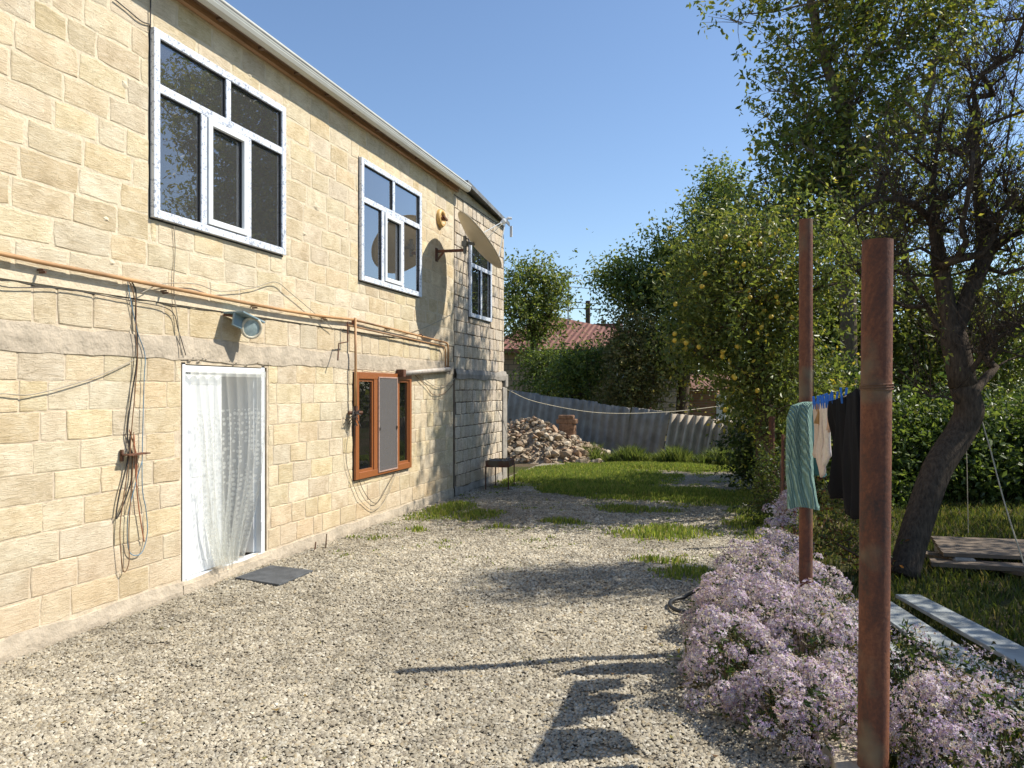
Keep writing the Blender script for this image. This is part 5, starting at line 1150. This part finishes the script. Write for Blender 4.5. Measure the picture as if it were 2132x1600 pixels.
def garment(name, label, cat, prof, Z, col, fold=5, amp=.18, depth=.05, seed=1, twist=0.3, m=None, knit=0, top_open=False, cols=None):
    """prof: list of (uc, halfwidth px, v); lofted closed sections with hanging folds"""
    rs = random.Random(seed); n = 64; V = []; T = []; prof2 = []
    for (a, b_, c), (a2, b2, c2) in zip(prof[:-1], prof[1:]):
        for k in range(5): t = k/5; prof2.append((a+(a2-a)*t, b_+(b2-b_)*t, c+(c2-c)*t))
    prof2.append(prof[-1]); k = len(prof2); ph = [rs.uniform(0, 6.28) for _ in range(4)]
    ex = Vector((CA, SA, 0)); ez = Vector((-SA, CA, 0))
    for i, (u, w, v) in enumerate(prof2):
        c = at(u, v, Z); hw = w/FPX*Z; t = i/(k-1)
        for j in range(n):
            a = 2*pi*j/n; f = 1+amp*min(1, t*3+.2)*(sin(fold*a+ph[0]+twist*t*3)+.5*sin((fold*2+1)*a+ph[1]-t*2))
            x = hw*cos(a)*(1+.25*(f-1)); z = depth*sin(a)*f*min(1, .35+t*1.2)
            if i == 0: x *= .75; z *= .5
            V.append(c+ex*x+ez*z+Vector((0, 0, (.008*sin(fold*a+1) if i == k-1 else 0))))
            cc = col
            if cols: cc = cols(a, t)
            if knit:
                s = .5+.5*sin(t*knit*6.28+(1.2 if int(a*fold) % 2 else 0)); cc = tuple(x_*(.78+.3*s) for x_ in cc)
            T.append(cc)
    F = [(i*n+j, i*n+(j+1) % n, (i+1)*n+(j+1) % n, (i+1)*n+j) for i in range(k-1) for j in range(n)]+[tuple(range(n-1, -1, -1))]
    b_ = MB(); b_.add(V, F); b_.t = T; o = b_.build(name, m or M_CLOTH, smooth=True); return tag(o, label, cat)
def cable_knit():
    m, nt, b = mat('cable_knit'); TINTED.add('cable_knit')
    mp = pos(nt); sp = nt.nodes.new('ShaderNodeSeparateXYZ'); L(nt, mp, sp.inputs[0])
    w = nt.nodes.new('ShaderNodeTexWave'); w.wave_type = 'BANDS'; w.bands_direction = 'DIAGONAL'; w.inputs['Scale'].default_value = 24; w.inputs['Distortion'].default_value = 3; w.inputs['Detail'].default_value = 2; w.inputs['Detail Scale'].default_value = 1.6
    L(nt, pos(nt, (1.6, 1.6, .35)), w.inputs[0])
    c = mixc(nt, 1.0, attr(nt).outputs['Color'], ramp(nt, w.outputs[0], [(0, (.55, .6, .6)), (1, (1.15, 1.1, 1.1))]), 'MULTIPLY')
    L(nt, c, b.inputs['Base Color']); b.inputs['Roughness'].default_value = 1; bump(nt, b, w.outputs[0], 1, .015); return m
garment('green_cardigan', 'sea green cable knit cardigan folded over the line at the far post', 'cardigan',
        [(1682, 12, 837), (1670, 22, 845), (1664, 24, 870), (1664, 26, 930), (1665, 27, 990), (1669, 28, 1020), (1671, 31, 1045), (1674, 33, 1056)], 4.95, (.27, .43, .36), 3, .30, .075, 5, m=cable_knit())
garment('cardigan_sleeve', 'blue green sleeve hanging loose behind the cardigan', 'sleeve', [(1688, 8, 850), (1690, 8, 920), (1700, 14, 960), (1707, 14, 990)], 5.05, (.07, .16, .17), 2, .2, .04, 6)
def hung(name, label, cat, t0, t1, outline, col, seed, amp=.018, thick=.012, sag=.0, slant=0.0):
    """cloth pegged along the line between parameters t0..t1 (0 far post, 1 near post); outline = [(s, drop)] lower edge"""
    rs = random.Random(seed); n, k = 26, 14; ph = [rs.uniform(0, 6.28) for _ in range(3)]; ln = LB-LA; V = []; T = []
    side = Vector((ln.y, -ln.x, 0)).normalized(); fr, bk = [], []
    for j in range(k+1):
        for i in range(n+1):
            s_ = i/n; a = max(q for q in range(len(outline)-1) if outline[q][0] <= s_+1e-9); (s0, d0), (s1, d1) = outline[a], outline[a+1]
            drop = (d0+(d1-d0)*(s_-s0)/(s1-s0))*(j/k); f = (s_-.5)*(1-.10*j/k)+.5
            p = LA+ln*(t0+(t1-t0)*f)+Vector((0, 0, -.03*4*(t0+(t1-t0)*f)*(1-t0-(t1-t0)*f)-drop+.004))
            off = amp*(j/k*.8+.2)*(sin(f*9+ph[0]+j*.13)+.35*sin(f*21+ph[1]-j*.2)+.5*sin(f*4+ph[2]+j*.35))+slant*drop
            fr.append(p+side*(off+thick/2)); bk.append(p+side*(off-thick/2))
    V = fr+bk; m_ = len(fr); w = n+1
    F = [(j*w+i, j*w+i+1, (j+1)*w+i+1, (j+1)*w+i) for j in range(k) for i in range(n)]; F += [tuple(m_+q for q in f[::-1]) for f in F]
    F += [(i, m_+i, m_+i+1, i+1) for i in range(n)]+[(k*w+i, k*w+i+1, m_+k*w+i+1, m_+k*w+i) for i in range(n)]
    F += [(j*w, (j+1)*w, m_+(j+1)*w, m_+j*w) for j in range(k)]+[(j*w+n, m_+j*w+n, m_+(j+1)*w+n, (j+1)*w+n) for j in range(k)]
    b_ = MB(); b_.add(V, F); b_.t = [tuple(c*rs.uniform(.93, 1.0) for c in col) for _ in V]; return tag(b_.build(name, M_CLOTH, smooth=True), label, cat)
GT = (('dotted cream baby garment beside the cardigan', .19, .30, [(0, .30), (.5, .33), (1, .34)], (.66, .54, .47)), ('small tan brown garment among the cream washing', .27, .33, [(0, .11), (1, .13)], (.42, .26, .12)),
      ('longest cream garment with a pointed lower end', .31, .42, [(0, .20), (.4, .44), (.6, .42), (1, .22)], (.72, .62, .56)), ('whitish pink garment in the middle of the pegged washing', .40, .50, [(0, .30), (.7, .36), (1, .30)], (.78, .70, .66)), ('small peach garment next to the black shirt', .48, .55, [(0, .15), (1, .17)], (.66, .46, .34)))
for i, (lb, a, c_, ol, col) in enumerate(GT): hung('baby_garment', lb, 'garment', a, c_, ol, col, 40+i, .012)
hung('black_shirt', 'wide black shirt pegged on the line left of the thick near post', 'shirt', .56, .76, [(0, .26), (.3, .44), (.6, .52), (1, .50)], (.014, .014, .016), 51, .03, .02)
hung('black_trousers', 'black trousers hanging partly behind the thick near post', 'trousers', .81, .965, [(0, .58), (.45, .60), (.5, .35), (.55, .60), (1, .58)], (.02, .02, .023), 52, .02, .02)
MPEG = simple('blue_peg', (.03, .16, .55), .4, nscale=3, var=.1)
for i, tt in enumerate((.205, .26, .30, .345, .40, .43, .475, .49, .525, .60, .74)):
    c = LA+(LB-LA)*tt+Vector((0, 0, -.03*4*tt*(1-tt)+.006)); rs = random.Random(i); a = rs.uniform(-.25, .25); b_ = MB()
    for s in (-1, 1): b_.bar(c+Vector((s*.006, 0, -.034)), c+Vector((s*.015+a*.03, .005*s, .045)), .010, .008, up=(0, 1, 0))
    pg = tag(b_.build('clothes_peg', MPEG), '', 'clothes peg', 'blue pegs on the clothesline')
    pg['label'] = (['first', 'second', 'third', 'fourth', 'fifth', 'sixth', 'seventh', 'eighth', 'ninth'][i]+' blue peg on the line counted from the green cardigan') if i < 9 else ('tilted pale blue peg on the line nearest the thick post' if i == 10 else 'pale blue peg holding the black shirt, left of the thick post')
    sp = MB(); sp.tube([c+Vector((-.006, 0, 0)), c+Vector((.006, 0, 0))], .004, 6); sp.build('spring', M_FLASH, pg)
b_ = MB(); b_.tube(catmull([at(1777, 845, 3.9), at(1776, 900, 3.9), at(1775, 945, 3.9), at(1780, 955, 3.9), at(1783, 940, 3.9)], 5), .003, 5); tag(b_.build('hanging_string', M_ROPE), 'pale string hanging beside the black shirt', 'string')

# rusty lattice panel and small post behind the washing
lt = thing('metal_lattice', (.6, 8.6, 0), 'narrow rusty lattice panel left of the far post', 'lattice')
p0 = gr(1627, 1190); p1 = gr(1660, 1180); p0 = at(1630, 1000, 8.6); p1 = at(1655, 1000, 8.4)
for u in (1630, 1655):
    b_ = MB(); a = at(u, 905, 8.6); b_.tube([(a.x, a.y, -.05), (a.x, a.y, a.z)], .018, 6); b_.build('upright', M_RUST, lt)
for k in range(11):
    a, c_ = at(1630, 915+k*19, 8.6), at(1655, 915+k*19+(14 if k % 2 else -14), 8.6); b_ = MB(); b_.bar(a, c_, .02, .012); b_.build('slat', M_RUST, lt)
a = at(1607, 868, 10.4); b_ = MB(); b_.tube([(a.x, a.y, -.05), (a.x, a.y, a.z)], .04, 10); tag(b_.build('short_rusty_post', M_RUST), 'short rusty post beside the dark bush', 'post')

# ------------------------------------------------------------------ asters
def aster(name, mounds, label, seed, nfl, dens=1.0, lean=0):
    """mounds: (x, y, rx, ry, h). flower heads sit on the domes, leafy stems below"""
    rg = np.random.default_rng(seed); root = thing(name, (mounds[0][0], mounds[0][1], 0), label, 'flower bush', 'lilac aster bushes by the posts')
    base_m = list(mounds); PF = []
    for x, y, rx, ry, h in base_m:
        for _ in range(int(16+rx*ry*h*1500)):
            th = rg.uniform(0, 2*pi); ph = np.arccos(rg.uniform(.0, 1)); sc_ = rg.uniform(.84, 1.05)*(1+.14*sin(th*5+x*9)*sin(ph*4)); r = rg.uniform(.040, .085)
            PF.append((x+np.cos(th)*np.sin(ph)*rx*sc_, y+np.sin(th)*np.sin(ph)*ry*sc_, max(.05, .03+np.cos(ph)*h*sc_), r, np.cos(th)*np.sin(ph), np.sin(th)*np.sin(ph), np.cos(ph)))
    PF = np.array(PF); w = PF[:, 3]**2; idx = rg.choice(len(PF), nfl, p=w/w.sum()); n = nfl
    D = rg.normal(0, 1, (n, 3)); D /= np.linalg.norm(D, axis=1)[:, None]; O_ = PF[idx, 4:7]+np.array([0, 0, .3]); dt = (D*O_).sum(1); D = np.where((dt < -.1)[:, None], -D, D)
    C = PF[idx, :3]+D*PF[idx, 3][:, None]*rg.uniform(.75, 1.08, n)[:, None]*np.array([1, 1, .8]); k = C[:, 2] > .02; C = C[k]; D = D[k]; idx = idx[k]; n = len(C)
    D = D+rg.normal(0, .35, (n, 3)); D /= np.linalg.norm(D, axis=1)[:, None]
    u = np.cross(D, rg.normal(0, 1, (n, 3))); u /= np.linalg.norm(u, axis=1)[:, None]; v = np.cross(D, u); r = rg.uniform(.0075, .0135, n)
    V = np.zeros((n, 9, 3)); V[:, 8] = C+D*.001
    for j in range(8):
        a = 2*pi*j/8; rr = r*(1.0 if j % 2 == 0 else .42); V[:, j] = C+(u*cos(a)+v*sin(a))*rr[:, None]+D*(r*(.25 if j % 2 == 0 else 0))[:, None]
    F = (np.array([[j, (j+1) % 8, 8] for j in range(8)])[None]+(np.arange(n)*9)[:, None, None]).reshape(-1, 3)
    pal = np.array([(.68, .60, .88), (.84, .79, .94), (.50, .42, .76), (.62, .47, .70), (.94, .92, .98)]); pc = pal[rg.choice(5, n, p=(.3, .25, .15, .12, .18))]*rg.uniform(.88, 1.08, (n, 1))*(rg.uniform(.88, 1.1, len(PF))[idx])[:, None]
    c = np.repeat(pc, 9, 0).reshape(n, 9, 3); c[:, 8] = np.where(rg.random((n, 1)) < .5, np.array([[.45, .30, .10]]), np.array([[.34, .16, .16]])); c[:, 1:8:2] *= .85
    npmesh('blossom', V.reshape(-1, 3), F, M_PETAL, root, c.reshape(-1, 3), kind='stuff')
    # foliage and stems
    an = []
    for x, y, rx, ry, h in base_m:
        for _ in range(int(260*rx*ry*4*dens)):
            th = rg.uniform(0, 2*pi); q_ = rg.random()**.5*.93; z = .04+h*rg.random()*.9*np.sqrt(max(0, 1-q_*q_)); an.append((x+rx*q_*np.cos(th), y+ry*q_*np.sin(th), z))
    leaf_mesh('foliage', an, 9, .045, .045, ((.05, .09, .025), (.08, .12, .03), (.035, .06, .02), (.14, .11, .05)), root, seed=seed, droop=-.2, aspect=.30)
    st_ = MB(); rs = random.Random(seed)
    for x, y, rx, ry, h in base_m:
        for _ in range(int(50*rx*ry*4)):
            th = rs.uniform(0, 6.28); q_ = rs.random()**.5; a = Vector((x+rx*.5*q_*cos(th), y+ry*.5*q_*sin(th), -.02)); e_ = Vector((x+rx*q_*cos(th)*.95, y+ry*q_*sin(th)*.95, .05+h*.9*sqrt(max(.02, 1-q_*q_))))
            st_.tube([a, a.lerp(e_, .5)+Vector((0, 0, h*.12)), e_], [.003, .0025, .0015], 3, cap=False)
    st_.build('stems', simple('aster_stem', (.10, .07, .04)), root)['kind'] = 'stuff'
aster('aster_bush', [(.14, 5.15, .42, .5, .46), (-.06, 4.6, .28, .42, .42), (.42, 4.75, .30, .5, .50), (-.10, 5.75, .27, .33, .35), (.22, 4.12, .22, .30, .36), (.40, 3.98, .18, .24, .40)], 'large sprawling aster bush covered in lilac flowers left of the near post', 61, 36000)
aster('aster_bush', [(.14, 6.35, .38, .40, .40), (.46, 6.1, .30, .5, .42), (-.06, 6.75, .20, .22, .42), (.28, 6.9, .25, .3, .5)], 'aster bush round the foot of the far post', 62, 17000)
aster('aster_bush', [(.42, 7.7, .16, .22, .78), (.30, 7.5, .2, .2, .55)], 'tall narrow aster clump beyond the far post', 63, 5500)
aster('aster_bush', [(1.02, 3.85, .32, .35, .42), (1.45, 3.55, .38, .35, .42), (1.75, 3.85, .3, .35, .40), (1.3, 3.25, .4, .25, .35), (.80, 3.85, .14, .22, .42), (2.0, 3.5, .35, .35, .38), (1.55, 4.05, .26, .28, .36), (2.35, 3.9, .35, .35, .36)], 'aster bush filling the lower right corner right of the near post', 64, 27000)
aster('aster_bush', [(.85, 4.6, .25, .35, .40), (1.15, 4.7, .3, .25, .30)], 'sparse aster bush in front of the grey planks', 65, 1500, 2.0)

# kerb stones of the flower bed
for i, (y, l) in enumerate(((2.3, .75), (3.08, .72), (3.83, .5))):
    b_ = MB(); b_.box((.36+rnd(-.02, .02), y, -.08), (.56, y+l, .10+rnd(-.01, .01))); o = bevel(b_.build('kerb_stone', M_CEMENT), .012, 2)
    tag(o, ('kerb stone of the flower bed beside the near post base', 'kerb stone of the flower bed under the aster bush', 'last kerb stone of the flower bed, hidden by asters')[(1, 0, 2)[i]], 'kerb stone', 'kerb stones edging the flower bed')

# planks on the right
mp_ = simple('weathered_grey_board', (.30, .32, .31), .8, nscale=6, var=.3, bmp=.5, bscale=25)
def plank(name, P, z, t, label):
    b_ = MB(); P = [Vector((p[0], p[1], z+(p[2] if len(p) > 2 else 0))) for p in P]; b_.add([p for p in P]+[p+Vector((0, 0, t)) for p in P], [(3, 2, 1, 0), (4, 5, 6, 7), (0, 1, 5, 4), (1, 2, 6, 5), (2, 3, 7, 6), (3, 0, 4, 7)])
    return tag(bevel(b_.build(name, mp_), .004), label, 'plank')
plank('grey_plank', [(1.90, 3.9, .04), (2.12, 4.05, .04), (1.36, 6.88, 0), (1.17, 6.84, 0)], .07, .03, 'long pale grey plank lying on the grass, the right one')
plank('grey_plank', [(1.42, 4.3, .02), (1.66, 4.35, .02), (1.13, 6.75, 0), (.90, 6.7, 0)], .03, .03, 'broader pale grey plank on the left, partly under asters')
plank('grey_plank', [(1.05, 4.5, .0), (1.28, 4.5, .0), (.86, 6.3, 0), (.66, 6.25, 0)], -.01, .025, 'innermost grey plank hidden behind the near post')

# low wooden platform on stones
pf_ = thing('low_platform', (2.4, 9.2, 0), 'low platform of weathered boards on stones under the trees', 'platform')
mw = wood_mat('weathered_brown_board', (.15, .11, .075), (6, 30, 30), .8); A0 = Vector((1.95, 9.35, .12)); 
for k in range(5):
    b_ = MB(); off = Vector((-.02*k, -.19*k, 0)); p = A0+off; b_.add([p, p+Vector((1.25, .10, 0)), p+Vector((1.25, -.07, 0)), p+Vector((0, -.17, 0)), p+Vector((0, 0, .035)), p+Vector((1.25, .10, .035)), p+Vector((1.25, -.07, .035)), p+Vector((0, -.17, .035))], [(0, 1, 2, 3), (7, 6, 5, 4), (0, 4, 5, 1), (1, 5, 6, 2), (2, 6, 7, 3), (3, 7, 4, 0)]); b_.build('board', mw, pf_)
for x, y in ((2.05, 9.1), (3.0, 9.15), (2.05, 8.5), (3.0, 8.55)):
    b_ = MB(); b_.box((x-.1, y-.1, -.05), (x+.1, y+.1, .117)); bevel(b_.build('stone_foot', M_CEMENTG, pf_), .02)
b_ = MB(); b_.bar((1.75, 8.4, .06), (3.3, 8.2, .10), .22, .04); b_.bar((1.8, 9.0, .03), (2.6, 8.15, .05), .2, .04); tag(b_.build('loose_boards', mw), 'loose weathered boards lying before the low platform', 'boards')
b_ = MB(); b_.tube(catmull([at(2036, 850, 7.6), at(2060, 930, 7.5), at(2095, 1060, 7.2), at(2140, 1200, 6.9)], 6), .007, 5); tag(b_.build('white_rope', M_ROPE), 'pale rope slanting down from the leaning tree', 'rope')
b_ = MB(); b_.tube([at(2009, 860, 8.3), at(2013, 960, 8.3), at(2016, 1110, 8.3)], .004, 5); tag(b_.build('thin_rope', M_ROPE), 'thin rope hanging straight down beside the leaning trunk', 'rope')

# half buried hose loop, plate
b_ = MB(); c = Vector((-.42, 6.3, 0)); b_.tube([c+Vector((.17*cos(t)*.9, .17*sin(t)*1.3, .03+.10*max(0, sin(t+1.2)))) for t in [pi*.35+2*pi*.75*j/22 for j in range(23)]], .016, 8); tag(b_.build('black_hose', simple('black_rubber', (.02, .022, .025), .5), smooth=True), 'short loop of black hose at the edge of the aster bush', 'hose')
pl = thing('plate', (.55, 7.35, 0), 'white plate on a stone among the asters beyond the far post', 'plate'); c = at(1645, 1158, 7.1)
disc_ = MB(); n = 24; V = []
for r_, z in ((.001, .0), (.07, .0), (.10, .015), (.105, .018), (.07, -.008), (.001, -.008)): V += [c+Vector((r_*cos(2*pi*j/n), r_*sin(2*pi*j/n), z)) for j in range(n)]
disc_.add(V, [(i*n+j, i*n+(j+1) % n, (i+1)*n+(j+1) % n, (i+1)*n+j) for i in range(5) for j in range(n)]); disc_.build('dish', M_WHITE, pl, True)
b_ = MB(); b_.tube([(c.x, c.y, 0), (c.x, c.y, c.z-.01)], .05, 8); b_.build('stone', M_CEMENTG, pl)
b_ = MB(); b_.bar(c+Vector((-.02, 0, .025)), c+Vector((.03, .01, .03)), .03, .025); tag(b_.build('red_scrap', simple('red_plastic', (.5, .08, .05))), 'small red scrap lying on the white plate', 'scrap')
